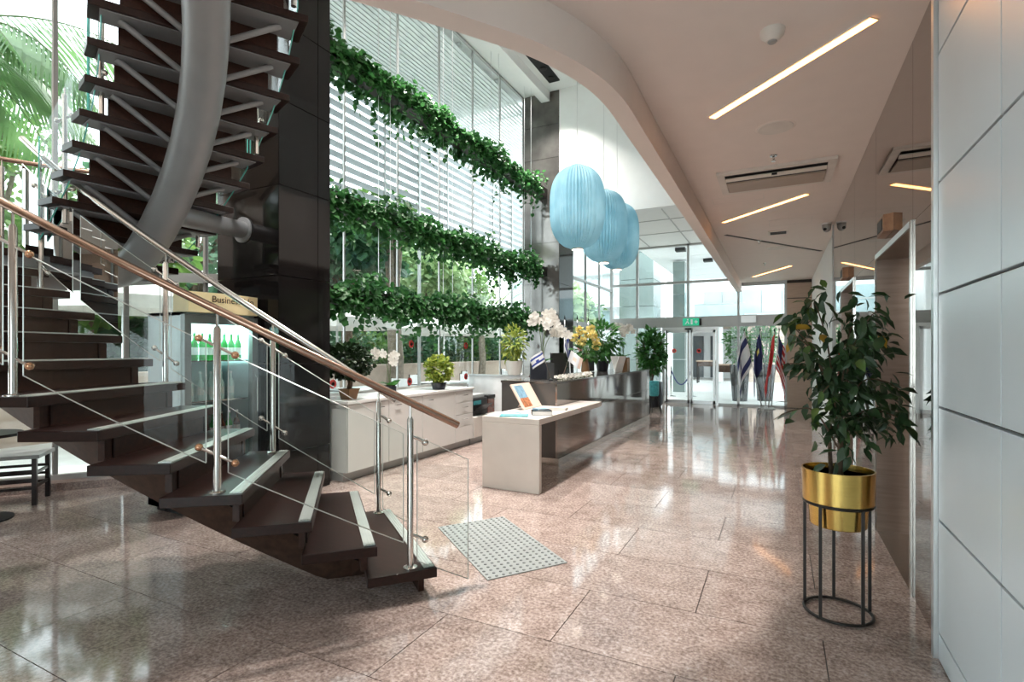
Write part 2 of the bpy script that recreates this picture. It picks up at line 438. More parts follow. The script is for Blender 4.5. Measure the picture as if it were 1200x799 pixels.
# ---- right wall: bronze mirror cladding with two lifts
wr = struct(MB().box(.98, 1.25, 3.12, 8.9, 0, H1).build('wall_right', M['joint']))
def mpanel(y0, y1, z0, z1):
    MB().box(XR, XR+.03, y0+.002, y1-.002, z0, z1-.002).build('mirror_panel', M['mirror'], wr)
LIFTS = [(3.87, 5.12), (6.53, 7.80)]
HL = 2.19
mpanel(3.13, 3.84, 0, HL+.03); mpanel(3.13, 3.84, HL+.03, H1)
mpanel(3.84, 5.15, HL+.03, H1)
mpanel(5.15, 6.50, 0, HL+.03); mpanel(5.15, 6.50, HL+.03, H1); mpanel(6.50, 7.83, HL+.03, H1)
mpanel(7.83, 8.9, 0, HL+.03); mpanel(7.83, 8.9, HL+.03, H1)
for i, (a, b) in enumerate(LIFTS):
    d = struct(MB().box(.94, .975, a, b, 0, HL).build('door_%d' % (i+1), M['brushed']))
    m_ = (a+b)/2
    MB().box(.925, .94, a+.005, m_-.003, .005, HL-.002).build('door_leaf', M['brushed'], d)
    MB().box(.925, .94, m_+.003, b-.005, .005, HL-.002).build('door_leaf', M['brushed'], d)
    MB().box(XR, .925, b-.0, b+.03, 0, HL+.03).build('jamb', M['brushed'], d)
    MB().box(XR, .925, a-.03, a, 0, HL+.03).build('jamb', M['brushed'], d)
    MB().box(XR, .925, a, b, HL, HL+.03).build('lintel', M['brushed'], d)
    for y0, y1 in ((a-.03, a), (b, b+.03)):
        MB().box(XR-.012, XR-.001, y0, y1, 0, HL+.04).build('frame_strip', M['steel'], d)
    MB().box(XR-.012, XR-.001, a, b, HL, HL+.04).build('frame_strip', M['alu'], d)
    MB().box(XR, .925, a, b, -.02, .004).build('sill', M['steel'], d)
# near panelled part
wn = struct(MB().box(.70, 1.25, -4.0, 3.12, 0, H1).build('wall_right_near', M['joint']))
zs = [.0, .13, .66, 1.19, 1.72, 2.245, 2.85, H1]; ys = [3.115, 2.33, 1.54, .75, -.04, -.83, -1.62, -2.41, -3.2, -4.0]
for z0, z1 in zip(zs, zs[1:]):
    for y1, y0 in zip(ys, ys[1:]):
        MB().box(.672, .70, y0+.004, y1-.004, z0+.006, z1-.006).build('wall_panel', M['walltile'], wn, bevel=.002)
struct(MB().box(.655, .712, 3.12, 3.16, 0, H1).build('trim_3', M['alu']))
struct(MB().box(.76, 1.25, 8.9, 15.3, 0, H1).build('wall_right_far', M['wallwhite']))
struct(MB().box(.70, .76, 8.9, 8.96, 0, H1).build('trim_4', M['alud']))
wb = struct(MB().box(.2, 1.2, 15.3, 15.5, 0, H1).build('wall_back', M['joint']))
for z0, z1 in ((0, .8), (.8, 1.8), (1.8, 2.82), (2.82, 3.22)):
    MB().box(.2, .93, 15.24, 15.3, z0+.012, z1-.012).build('stone_panel', M['brownstone'], wb)

# ---- glazing
def glazing(name, pts, z0, z1, mull, trans, mw=.045, tw=.06, md=.09, mmat='alud', pane_mat='glass', outward=1):
    """pts: plan points where mullions stand; trans: list of (z, height)"""
    P = [Vector((*p, 0)) for p in pts]
    root = struct(MB().bar((P[0].x, P[0].y, z0+.03), (P[1].x, P[1].y, z0+.03), md, .06).build(name, M[mmat]))
    zz = [z0] + [t[0] for t in trans] + [z1]
    for i, p in enumerate(P):
        if i in mull:
            MB().box(p.x-mw/2, p.x+mw/2, p.y-mw/2, p.y+mw/2, z0, z1).build('mullion', M[mmat], root)
    for a, b in zip(P, P[1:]):
        for z, h in trans:
            MB().bar((a.x, a.y, z), (b.x, b.y, z), md, h).build('transom', M[mmat], root)
        MB().bar((a.x, a.y, z1-.02), (b.x, b.y, z1-.02), md, .04).build('head_rail', M[mmat], root)
        if a is not P[0]: MB().bar((a.x, a.y, z0+.03), (b.x, b.y, z0+.03), md, .06).build('sill_rail', M[mmat], root)
        for k in range(len(zz)-1):
            d = (b-a).normalized()
            q = MB(); aa = a + d*.02; bb = b - d*.02
            q.bar((aa.x, aa.y, (zz[k]+zz[k+1])/2), (bb.x, bb.y, (zz[k]+zz[k+1])/2), .008, zz[k+1]-zz[k]-.04)
            # keep a single sheet so the pane reads as clear architectural glass
            q2 = MB().add([(aa.x, aa.y, zz[k]+.02), (bb.x, bb.y, zz[k]+.02), (bb.x, bb.y, zz[k+1]-.02), (aa.x, aa.y, zz[k+1]-.02)], [(0, 1, 2, 3)])
            q2.build('pane', M[pane_mat], root)
    return root
ny = 6
glazing('window_1', [(XF, 4.2 + (10.9-4.2)*i/ny) for i in range(ny+1)], 0, H2, range(ny+1), [], mw=.026, md=.05, mmat='alud')
glazing('window_2', FC, 0.08, H2, range(len(FC)), [(2.3, .10)], mw=.04, mmat='alud')
glazing('window_3', [(-4.45, 11.8 + 3.5*i/3) for i in range(4)], 0, H3, range(4), [(2.14, .12), (3.25, .05)], mw=.05)
glazing('window_added', [(-2.6 + 3.28*i/3, -4.05) for i in range(4)], 0, H1-.1, range(4), [(2.3, .06)], mw=.06)  # unseen window added behind the camera to let in fill daylight
XD0, XD1 = -2.86, -1.53
w4 = struct(MB().box(-4.45, -1.0, YB-.05, YB+.05, H3-.05, H3).build('window_4', M['alud']))
for x, zt in ((-4.42, H3), (-3.66, H3), (-2.24, H3), (-.95, H3), (.17, H1)):
    z0 = 2.12 if XD0 < x < XD1 else 0
    MB().box(x-.03, x+.03, YB-.05, YB+.05, z0, zt).build('mullion', M['alud'], w4)
MB().box(-4.45, .2, YB-.07, YB+.07, 2.13, 2.42).build('transom', M['alud'], w4)
MB().box(-4.45, -.99, YB-.04, YB+.04, 3.36, 3.43).build('transom', M['alud'], w4)
MB().box(-.99, .2, YB-.04, YB+.04, 3.2, H1).build('head_rail', M['alud'], w4)
def pane(x0, x1, z0, z1, y=YB, parent=w4, m_='glass'):
    MB().add([(x0, y, z0), (x1, y, z0), (x1, y, z1), (x0, y, z1)], [(0, 1, 2, 3)]).build('pane', M[m_], parent)
xs = [-4.45, -3.66, -2.24, -.95]
for a, b in zip(xs, xs[1:]):
    pane(a, b, 2.42, 3.36); pane(a, b, 3.43, H3)
pane(-.95, .17, 2.42, 3.2)
pane(-4.45, -3.66, .05, 2.13); pane(-3.66, XD0, .05, 2.13); pane(XD1, -.95, .05, 2.13); pane(-.95, .17, .05, 2.13)
for a, b in ((-4.45, XD0), (XD1, .2)):
    MB().box(a, b, YB-.05, YB+.05, 0, .05).build('sill_rail', M['alud'], w4)
d3 = struct(MB().box(XD0-.04, XD1+.04, YB-.08, YB+.06, 2.05, 2.13).build('door_3', M['alu']))
xm = (XD0+XD1)/2
for a, b in ((XD0, xm-.01), (xm+.01, XD1)):
    fr = MB()
    fr.box(a, a+.06, YB-.03, YB+.03, .01, 2.05); fr.box(b-.06, b, YB-.03, YB+.03, .01, 2.05)
    fr.box(a, b, YB-.03, YB+.03, 1.98, 2.05); fr.box(a, b, YB-.03, YB+.03, .01, .1)
    lf = fr.build('door_leaf', M['alu'], d3)
    MB().add([(a+.05, YB, .1), (b-.05, YB, .1), (b-.05, YB, 1.98), (a+.05, YB, 1.98)], [(0, 1, 2, 3)]).build('pane', M['glass'], lf)
for x in (XD0-.05, XD1+.05):
    MB().box(x-.03, x+.03, YB-.06, YB+.06, 0, 2.13).build('door_post', M['alu'], d3)

# ---- curb below the curved glazing
cb = MB().wallstrip(FCs, .22, 0, .085)
o = cb.build('trim_5', M['curbstone']); struct(o)

# ---- ground outside
gr = MB().prism(FCs[::-1] + [(XF, 4.16), (XF, 11.9), (-4.48, 11.9), (-4.48, 15.42), (1.2, 15.42), (14, 15.42), (14, 60), (-45, 60), (-45, -25), (8, -25), (8, -4.1), (-7.75, -4.1)], -.1, .02)
struct(gr.build('floor_outside', M['paving']))

# ---- stone clad columns
def column(name, label, x0, x1, y0, y1, joints, ysplit, xsplit, msouth, meast):
    r = thing(name, ((x0+x1)/2, (y0+y1)/2, 0), label, 'column', 'stone clad columns')
    MB().box(x0+.03, x1-.03, y0+.03, y1-.03, 0, H2).build('core', M['joint'], r)
    g = .004
    for z0, z1 in zip(joints, joints[1:]):
        for a, b in zip(xsplit, xsplit[1:]):
            MB().box(a+g, b-g, y0, y0+.028, z0+g, z1-g).build('stone_panel', msouth, r)
            MB().box(a+g, b-g, y1-.028, y1, z0+g, z1-g).build('stone_panel', meast, r)
        for a, b in zip(ysplit, ysplit[1:]):
            MB().box(x1-.028, x1, a+g, b-g, z0+g, z1-g).build('stone_panel', meast, r)
        MB().box(x0, x0+.028, y0+g, y1-g, z0+g, z1-g).build('stone_panel', meast, r)
    return r
column('column', 'polished black stone column behind the staircase, left end of the ivy', -5.29, -4.35, 3.54, 4.2,
       [0, .45, 1.33, 2.2, 3.09, 3.93, 4.7, 5.55, 6.4, H2], [3.54, 4.03, 4.2], [-5.29, -4.35], M['blackstone'], M['blackstone'])
column('column', 'dark stone column with a reflection-grey front at the far end of the ivy troughs', -5.25, -4.35, 10.9, 11.8,
       [0, 1.1, 2.05, 2.98, 3.9, 4.85, 5.8, 6.55, H2], [10.9, 11.8], [-5.25, -4.35], M['greystone_refl'], M['blackstone'])  # south face carries the facade's reflection as grey, other faces stay black

# ================================================================== STAIRCASE
SCX, SCY, SRO, SWD, SR, SD, SA0 = -5.504, 5.455, 4.704, 1.284, .17435, 4.2055, -33.742
def hx(n, R, z=0.0):
    a = math.radians(SA0 - SD*n)
    return Vector((SCX + R*math.cos(a), SCY + R*math.sin(a), z))
SRI = SRO - SWD
def upt(k, off=0.0, z=0.0):
    """upper flight centre line at step k, off = sideways (+ = inner/left in view)"""
    x, y, ph, dph, g = -4.9705, 2.5283, .03893, -.077625, .21888
    n = int(math.floor(k)); 
    if n >= 0:
        for i in range(n): x += g*math.cos(ph); y += g*math.sin(ph); ph += dph
    else:
        for i in range(-n): ph -= dph; x -= g*math.cos(ph); y -= g*math.sin(ph)
    fr = k - n
    x += g*fr*math.cos(ph); y += g*fr*math.sin(ph); ph += dph*fr
    return Vector((x + math.sin(ph)*off, y - math.cos(ph)*off, z))
UW, UZ0 = 1.24, 2.4224
st = thing('staircase', (-3.6, 2.2, 0), 'dark wooden curved staircase with steel posts, glass balustrade and grey pipe spine', 'staircase')
NL = 12
for n in range(1, NL+1):
    z = SR*n
    a, b = hx(n, SRI), hx(n, SRO); c, d = hx(n+1.16, SRO), hx(n+1.16, SRI)
    t = MB().prism([a[:2], b[:2], c[:2], d[:2]], z-.055, z).build('tread', M['darkwood'], st, bevel=.004)
    e0, e1 = hx(n+.03, SRI+.03), hx(n+.03, SRO-.03)
    tv = (hx(n+.5, SRO) - hx(n, SRO)).normalized()
    ti = (hx(n+.5, SRI) - hx(n, SRI)).normalized()
    s_ = MB().prism([e0[:2], e1[:2], (e1+tv*.062)[:2], (e0+ti*.062)[:2]], z+.0005, z+.006)
    for q in (.012, .028, .044):
        s_.prism([(e0+ti*q)[:2], (e1+tv*q)[:2], (e1+tv*(q+.006))[:2], (e0+ti*(q+.006))[:2]], z+.006, z+.009)
    s_.build('nosing_strip', M['nosing'], t)
    a, b = hx(n+.14, SRI+.10), hx(n+.14, SRO-.12); c, d = hx(n+.24, SRO-.12), hx(n+.24, SRI+.10)
    r = MB().prism([a[:2], b[:2], c[:2], d[:2]], max(0, z-SR), z-.056).build('riser', M['riserwood'], st)
    # inset panel frame on the riser
    u = (b-a).normalized(); out = (hx(n, SRO)-hx(n+.1, SRO)).normalized()
    for f in (.06, .94):
        p = a.lerp(b, f) + out*.004
        MB().bar((p.x, p.y, max(0, z-SR)+.005), (p.x, p.y, z-.06), .008, .012, up=tuple(u)).build('riser_moulding', M['darkwood'], r)
# helical box spine of the lower flight
sp = MB(); ring = []
for i in range(0, 54):
    n = 1.2 + i*.23
    zt = max(.03, SR*n - .185); zb = max(0.0, SR*n - .50)
    p0, p1 = hx(n, SRI+.36), hx(n, SRO-.36)
    q0, q1 = hx(n, SRI+.50), hx(n, SRO-.50)
    ring.append([(p0.x, p0.y, max(.02, zt-.06)), (p1.x, p1.y, max(.02, zt-.06)), (q1.x, q1.y, zb), (q0.x, q0.y, zb)])
for i, R_ in enumerate(ring): sp.v.extend(R_)
for i in range(len(ring)-1):
    for k in range(4):
        a, b = i*4+k, i*4+(k+1) % 4
        sp.f.append([a, b, b+4, a+4]); sp.m.append(0)
sp.f.append([0, 1, 2, 3]); sp.m.append(0); sp.f.append([len(sp.v)-1-k for k in range(4)]); sp.m.append(0)
sp.build('stringer', M['stringer'], st)
# landing
ZL = SR*13
LP = [hx(13, SRO)[:2], hx(13, SRI)[:2], upt(-1, UW/2)[:2], upt(-1, -UW/2)[:2], (-5.75, 3.02), (-6.1, 2.75), (-6.42, 2.2), (-6.5, 1.7), (-6.3, 1.15), (-5.9, .8)]
ld = MB().prism(LP, ZL-.06, ZL).build('landing', M['darkwood'], st)
MB().prism([(p[0]*.93-5.75*.07, p[1]*.93+1.9*.07) for p in LP], ZL-.16, ZL-.061).build('landing_frame', M['pipe'], ld)
# upper flight
NU = 13
for k in range(0, NU):
    z = UZ0 + .17445*k
    A, B = upt(k-1.13, UW/2), upt(k-1.13, -UW/2); C_, D_ = upt(k, -UW/2), upt(k, UW/2)
    t = MB().prism([A[:2], B[:2], C_[:2], D_[:2]], z-.05, z).build('tread', M['darkwood'], st, bevel=.003)
    A2, B2 = upt(k-1.05, UW/2-.06), upt(k-1.05, -UW/2+.06); C2, D2 = upt(k-.1, -UW/2+.06), upt(k-.1, UW/2-.06)
    MB().prism([A2[:2], B2[:2], C2[:2], D2[:2]], z-.058, z-.0505).build('soffit_plate', M['pipe'], t)
    A, B = upt(k-.10, UW/2-.16), upt(k-.10, -UW/2+.16); C_, D_ = upt(k, -UW/2+.16), upt(k, UW/2-.16)
    if k < NU-1:
        MB().prism([A[:2], B[:2], C_[:2], D_[:2]], z, z+.17445-.05).build('riser', M['riserwood'], st)
    for sgn in (1, -1):
        e = upt(k-.5, sgn*UW*.37, z-.058); b0 = upt(k-.95, sgn*.06, z-.058-.205)
        MB().tube([b0, e], .021, 10).build('strut', M['pipe'], st, smooth=True, auto=40)
def pz(k):
    l = UZ0+.17445*k-.305
    return 2.13 + .07*math.log(1+math.exp((l-2.13)/.07))
pp = [upt(k*.5, 0, pz(k*.5)) for k in range(-2, 26)]
pp = [Vector((-6.0, 2.1, 2.13)), Vector((-5.75, 2.35, 2.13)), Vector((-5.5, 2.47, 2.13))] + pp
MB().tube(pp, .135, 24).build('spine_pipe', M['pipe'], st, smooth=True, auto=50)
MB().tube([upt(2.6, 0, 2.57), (-4.87, 3.54, 2.69)], .085, 20).build('wall_arm', M['pipe'], st, smooth=True, auto=50)
MB().lathe([(.13, 0), (.13, .02)], (-4.87, 3.538, 2.69), 20, axis=(0, -1, 0)).build('wall_flange', M['pipe'], st)
# balustrades of the lower flight
def rail_pts(R, n0, n1, dz, step=.25):
    n = n0; out = []
    while n <= n1+1e-6:
        out.append(hx(n, R, SR*n+dz)); n += step
    return out
RO, RI = SRO-.07, SRI+.07
for R, nm, mt in ((RO, 'outer', 'railwarm'), (RI, 'inner', 'steel')):
    P = rail_pts(R, .55 if nm == 'outer' else .9, 13.0, .903)
    MB().tube(P, .0225, 14).build('handrail', M[mt], st, smooth=True, auto=50)
def clamp(post, p, tdir, zz, mt, half=.10, both=(1, -1)):
    for s in both:
        e = p + tdir*half*s + V(0, 0, zz)
        MB().tube([p + V(0, 0, zz), e], .0085, 8).build('clamp_arm', M['steel'], post, smooth=True, auto=40)
        MB().ico(e, .021, sc=(1, 1, 1)).build('clamp_knob', M[mt], post, smooth=True)
def post(n, R, mt, zb=None, both=(1, -1)):
    zb = SR*math.floor(n+1e-6) if zb is None else zb
    p = hx(n, R, zb); t = (hx(n+.1, R, zb+SR*.1) - p).normalized()
    o = MB().lathe([(.019, 0), (.019, .875), (.013, .885), (.013, .89)], p, 14).build('post', M['steel'], st, smooth=True, auto=40)
    MB().lathe([(.042, 0), (.042, .006), (.022, .012)], p, 18).build('base_plate', M['steel'], o, smooth=True, auto=40)
    MB().lathe([(.007, .885), (.007, max(.93, SR*n+.89-zb))], p, 8).build('rail_pin', M['steel'], o)
    for zz in (.20, .78): clamp(o, p, t, zz, mt, both=both)
    return o
post(1.42, RO, 'steel', both=(-1,)); post(4.42, RO, 'bronzeball'); post(7.42, RO, 'bronzeball'); post(10.4, RO, 'steel')
post(1.42, RI, 'steel', both=(-1,)); post(4.42, RI, 'steel'); post(7.42, RI, 'steel'); post(11.9, RI, 'steel', zb=SR*11)
def gpanel(R, n0, n1, off=.0, lo=.06, hi=.70, parent=st):
    N = max(2, int((n1-n0)/.4)); q = MB(); e = MB(); lw = []; up = []
    for i in range(N+1):
        n = n0+(n1-n0)*i/N
        lw.append(hx(n, R+off, SR*n+lo)); up.append(hx(n, R+off, SR*n+hi))
    for i in range(N): q.add([lw[i], lw[i+1], up[i+1], up[i]], [(0, 1, 2, 3)])
    o = q.build('glass_panel', M['railglass'], parent)
    loop = lw + up[::-1] + [lw[0]]
    e = MB(); e.tube(lw, .0032, 5, True); e.tube(up, .0032, 5, True); e.tube([lw[0], up[0]], .0032, 5, True); e.tube([lw[-1], up[-1]], .0032, 5, True)
    e.build('glass_edge', M['nosing'], o)
for R in (RO, RI):
    gpanel(R, .35, 1.30, 0, -.02, .72); gpanel(R, 1.54, 4.26); gpanel(R, 4.58, 7.26); gpanel(R, 7.58, 10.2); gpanel(R, 10.5, 12.9)
# balustrades of the upper flight and of the landing
def upanel(k0, k1, off):
    N = 8; lw = [upt(k0+(k1-k0)*i/N, off, UZ0+.17445*(k0+(k1-k0)*i/N)+.03) for i in range(N+1)]
    up = [p + V(0, 0, .80) for p in lw]
    q = MB()
    for i in range(N): q.add([lw[i], lw[i+1], up[i+1], up[i]], [(0, 1, 2, 3)])
    o = q.build('glass_panel', M['railglass'], st)
    e = MB(); e.tube(lw, .005, 5); e.tube([lw[0], up[0]], .005, 5); e.tube([lw[-1], up[-1]], .005, 5)
    e.build('glass_edge', M['glassedge'], o)
for off in (UW/2-.07, -UW/2+.07):
    upanel(-.8, 3.4, off); upanel(3.6, 8.0, off); upanel(8.2, 12.4, off)
    hr = [upt(k*.5, off, UZ0+.17445*k*.5+.93) for k in range(-2, 25)]
    if off < 0: MB().tube(hr, .0225, 12).build('handrail', M['railwarm'], st, smooth=True, auto=50)
    for k in (.6, 4.4, 8.4):
        p = upt(k, off*.93, UZ0+.17445*k-.1)
        o = MB().lathe([(.018, 0), (.018, .98), (.006, .985), (.006, 1.03)], p, 12).build('post', M['steel'], st, smooth=True, auto=40)
        for zz in (.25, .8): clamp(o, p, (upt(k+.2, off)-upt(k, off)).normalized(), zz, 'steel')
lpts = [Vector((*p, 0)) for p in LP[3:]] + [Vector((*LP[0], 0))]
ls = crom([(p.x, p.y, 0) for p in lpts], 4)
MB().tube([p + V(0, 0, ZL+.97) for p in ls], .0225, 12).build('handrail', M['railwarm'], st, smooth=True, auto=50)
q = MB()
for a, b in zip(ls, ls[1:]):
    q.add([a+V(0,0,ZL+.06), b+V(0,0,ZL+.06), b+V(0,0,ZL+.85), a+V(0,0,ZL+.85)], [(0, 1, 2, 3)])
q.build('glass_panel', M['railglass'], st)
for i in (4, 12, 20):
    if i < len(ls):
        p = ls[i]; p = Vector((p.x*.985-5.75*.015, p.y*.985+1.9*.015, ZL))
        MB().lathe([(.019, 0), (.019, .9), (.006, .905), (.006, .96)], p, 12).build('post', M['steel'], st, smooth=True, auto=40)

# ================================================================== LEAF TOOLS
RNG = np.random.default_rng(11)
def leaf_template(kind):
    if kind == 'ivy':      # broad lobed leaf
        v = [(0,0,0),(.18,.42,.04),(.55,.5,.02),(1,0,-.10),(.55,-.5,.02),(.18,-.42,.04),(.5,0,-.06)]
        f = [(0,6,2,1),(6,3,2),(0,5,4,6),(6,4,3)]
    elif kind == 'long':   # pointed ficus leaf, folded and arched
        v = [(0,0,0),(.25,.19,.05),(.6,.2,.02),(1,0,-.2),(.6,-.2,.02),(.25,-.19,.05),(.3,0,0),(.65,0,-.05)]
        f = [(0,6,1),(6,7,2,1),(7,3,2),(0,5,6),(6,5,4,7),(7,4,3)]
    elif kind == 'blade':  # narrow palm leaflet
        v = [(0,.012,0),(.5,.03,-.04),(1,0,-.16),(.5,-.03,-.04),(0,-.012,0)]
        f = [(0,4,3,1),(1,3,2)]
    else:                  # petal
        v = [(0,0,0),(.4,.38,.1),(.9,.3,.02),(1,0,-.05),(.9,-.3,.02),(.4,-.38,.1)]
        f = [(0,3,2,1),(0,5,4,3)]
    return np.array(v, float), f
def leaves(mb, P, D, S, kind='ivy', N=None, mi=0):
    """P (n,3) positions, D (n,3) leaf directions, S (n,) sizes"""
    T, F = leaf_template(kind)
    P = np.asarray(P, float); D = np.asarray(D, float); S = np.asarray(S, float)
    n = len(P)
    D = D / (np.linalg.norm(D, axis=1, keepdims=True) + 1e-9)
    R = RNG.normal(size=(n, 3)) * .45 + np.array([0, 0, 1.0]) if N is None else np.asarray(N, float)
    Y = np.cross(R, D); Y /= (np.linalg.norm(Y, axis=1, keepdims=True) + 1e-9)
    Z = np.cross(D, Y)
    W = P[:, None, :] + S[:, None, None]*(T[None, :, 0:1]*D[:, None, :] + T[None, :, 1:2]*Y[:, None, :] + T[None, :, 2:3]*Z[:, None, :])
    b = len(mb.v); k = len(T)
    mb.v.extend(map(tuple, W.reshape(-1, 3).tolist()))
    for i in range(n):
        o = b + i*k
        for f in F: mb.f.append([o+j for j in f]); mb.m.append(mi)
    return mb
def ball_pts(n, c, r, inner=.35):
    d = RNG.normal(size=(n, 3)); d /= np.linalg.norm(d, axis=1, keepdims=True)
    q = inner + (1-inner)*RNG.random(n)**.6
    return np.array(c) + d*q[:, None]*np.array(r), d
def rdirs(n, bias=(0, 0, 0), k=1.0):
    return RNG.normal(size=(n, 3))*k + np.array(bias)
def stuff(o): o['kind'] = 'stuff'; return o

# ================================================================== IVY TROUGHS
def trough(z, label, ztop, seed, n=4600):
    r = thing('ivy_trough', (-4.75, 7.6, z-.12), label, 'planter', 'hanging ivy troughs')
    tb = MB(); y0, y1 = 4.22, 10.88
    tb.box(-4.87, -4.63, y0, y1, z-.12, z-.10); tb.box(-4.87, -4.85, y0, y1, z-.10, z+.08); tb.box(-4.65, -4.63, y0, y1, z-.10, z+.08)
    tb.box(-4.85, -4.65, y0, y0+.02, z-.10, z+.08); tb.box(-4.85, -4.65, y1-.02, y1, z-.10, z+.08)
    tb.build('trough', M['blackmetal'], r)
    MB().box(-4.85, -4.65, y0+.02, y1-.02, z-.02, z+.05).build('soil', M['soil'], r)
    for yy in (5.55, 7.08, 8.65, 10.1):
        for xx in (-4.80, -4.70):
            MB().tube([(xx, yy + (xx+4.75)*1.2, z+.08), (xx, yy + (xx+4.75)*1.2, ztop)], .0045, 6).build('cable', M['alu'], r)
    m_ = int(n*.88)
    yy = RNG.uniform(4.33, 10.35, m_)
    bulge = .8 + .35*np.sin(yy*3.1+seed) + .25*np.sin(yy*7.3+seed*2)
    ang = RNG.uniform(-PI*.2, PI*1.2, m_); rad = np.sqrt(RNG.random(m_))*.27*bulge
    P = np.stack([-4.75 + rad*np.cos(ang)*1.0, yy, z+.04 + rad*np.sin(ang)*1.0 - .10*RNG.random(m_)], 1)
    low = RNG.random(m_) < .42
    P[low, 2] -= RNG.random(low.sum())**1.6*.34*np.clip(bulge[low], .4, 1.2)
    P[low, 0] = -4.75 + np.where(RNG.random(low.sum()) < .6, 1, -1)*(.13+.08*RNG.random(low.sum()))
    D = np.stack([(P[:, 0]+4.75)*4, RNG.normal(size=m_)*.6, -.6+RNG.normal(size=m_)*.5], 1)
    # trailing strands
    Ps = []; Ds = []; strands = []
    for i in range(1000):
        sg = 1 if i % 4 else -1
        Ps.append((-4.75+sg*(.13+.06*RNG.random()), RNG.uniform(4.33, 10.4), z+RNG.uniform(-.2, .08))); Ds.append((sg*.7, RNG.normal()*.5, -.7+RNG.normal()*.3))
    k = (n-m_)//9
    for i in range(k):
        y = RNG.uniform(4.3, 10.3); x = -4.75 + RNG.choice([-.15, .17]); L = .12+RNG.random()**3*.5
        ph = RNG.random()*6
        for j in range(9):
            q = j/8
            Ps.append((x+.02*math.sin(ph+q*5), y+.05*math.sin(ph+q*4), z-.10-L*q)); Ds.append((RNG.normal()*.6, RNG.normal()*.6, -1))
    P = np.vstack([P, Ps]); D = np.vstack([D, Ds])
    S = RNG.uniform(.05, .095, len(P))
    stuff(leaves(MB(), P, D, S, 'ivy').build('ivy_foliage', M['ivy'], r))
trough(5.02, 'topmost of the three hanging troughs of trailing ivy', 7.07, 1.0)
trough(3.26, 'middle one of the three hanging troughs of trailing ivy', 4.90, 2.2)
trough(2.14, 'lowest of the three hanging troughs of ivy, above the white cabinets', 3.14, 4.1)

# ================================================================== CEILING FITTINGS
def strip(x0, y0, x1, y1, label):
    r = thing('light_strip', ((x0+x1)/2, (y0+y1)/2, H1-.012), label, 'ceiling light', 'diagonal light strips')
    MB().bar((x0, y0, H1-.004), (x1, y1, H1-.004), .085, .007).build('frame', M['acframe'], r)
    MB().bar((x0, y0, H1-.0095), (x1, y1, H1-.0095), .055, .004).build('diffuser', M['strip'], r)
strip(.47, 3.48, -.46, 4.38, 'nearest of the warm diagonal light strips, beside the smoke detector')
strip(.30, 7.01, -.69, 8.0, 'warm diagonal light strip just beyond the air conditioner')
strip(.24, 12.69, -.54, 14.14, 'farthest warm diagonal light strip, above the entrance flags')
r = thing('smoke_detector', (-.03, 3.36, H1-.06), 'round cream smoke detector on the ceiling near the light strip', 'smoke detector')
MB().lathe([(.035, -.062), (.045, -.045), (.062, -.03), (.068, 0)], (-.03, 3.36, H1), 20).build('body', M['acframe'], r, smooth=True, auto=40)
MB().lathe([(.02, -.07), (.028, -.06)], (-.03, 3.36, H1), 14).build('sensor', M['alud'], r)
r = thing('ceiling_speaker', (-.02, 4.82, H1-.01), 'flush round ceiling speaker grille nearest the camera', 'speaker', 'ceiling speakers')
MB().lathe([(.13, -.008), (.14, 0)], (-.02, 4.82, H1), 28).build('grille', M['acframe'], r)
MB().lathe([(.142, -.004), (.152, 0)], (-.02, 4.82, H1), 28).build('rim', M['ceil'], r)
r = thing('ceiling_speaker', (-.02, 10.4, H1-.01), 'flush round ceiling speaker grille in the far part of the lobby', 'speaker', 'ceiling speakers')
MB().lathe([(.15, -.012), (.17, 0)], (-.02, 10.4, H1), 24).build('grille', M['acframe'], r)
def sprinkler(x, y, label):
    r = thing('sprinkler_head', (x, y, H1-.06), label, 'sprinkler', 'ceiling sprinklers')
    MB().lathe([(.032, -.008), (.036, 0)], (x, y, H1), 16).build('rosette', M['chrome'], r)
    MB().lathe([(.006, -.05), (.012, -.03), (.008, -.008)], (x, y, H1), 8).build('nozzle', M['chrome'], r)
    MB().lathe([(.02, -.056), (.02, -.05)], (x, y, H1), 10).build('deflector', M['chrome'], r)
sprinkler(-.04, 5.5, 'small chrome sprinkler head just before the air conditioner')
sprinkler(-.28, 9.6, 'small chrome sprinkler head beyond the second light strip')
sprinkler(-.25, 12.1, 'small chrome sprinkler head near the farthest light strip')
r = thing('air_conditioner', (-.03, 6.15, H1-.05), 'cassette air conditioner with tan louvred flap set in the ceiling', 'air conditioner')
fm = MB(); X0, X1, Y0, Y1 = -.57, .50, 5.76, 6.53
for a in ((X0, X1, Y0, Y0+.07), (X0, X1, Y1-.07, Y1), (X0, X0+.07, Y0+.07, Y1-.07), (X1-.07, X1, Y0+.07, Y1-.07)): fm.box(*a, H1-.03, H1-.001)
fm.build('frame', M['acframe'], r)
MB().box(X0+.07, X1-.07, Y0+.07, Y1-.07, H1-.012, H1-.001).build('shadow_backing', M['black'], r)  # black sheet stands in for the shadow gap beside the flap
MB().obox((-.035, 6.225, H1-.045), (1, 0, 0), V(0, 1, .05).normalized(), V(0, -.05, 1).normalized(), .455, .20, .008).build('flap', M['acdark'], r)
MB().obox((-.035, 5.965, H1-.035), (1, 0, 0), V(0, 1, -.3).normalized(), V(0, .3, 1).normalized(), .46, .028, .006).build('vane', M['acframe'], r)
MB().box(-.06, -.01, 5.93, 5.96, H1-.045, H1-.03).build('catch', M['black'], r)
r = thing('ceiling_slot', (0, 10.0, H1-.004), 'thin dark slot crossing the ceiling diagonally', 'ceiling slot')
MB().bar((-.74, 8.89, H1-.003), (.70, 11.1, H1-.003), .05, .005).build('recess', M['joint'], r)
MB().bar((-.77, 8.92, H1-.004), (.67, 11.13, H1-.004), .012, .007).build('lip', M['acframe'], r)
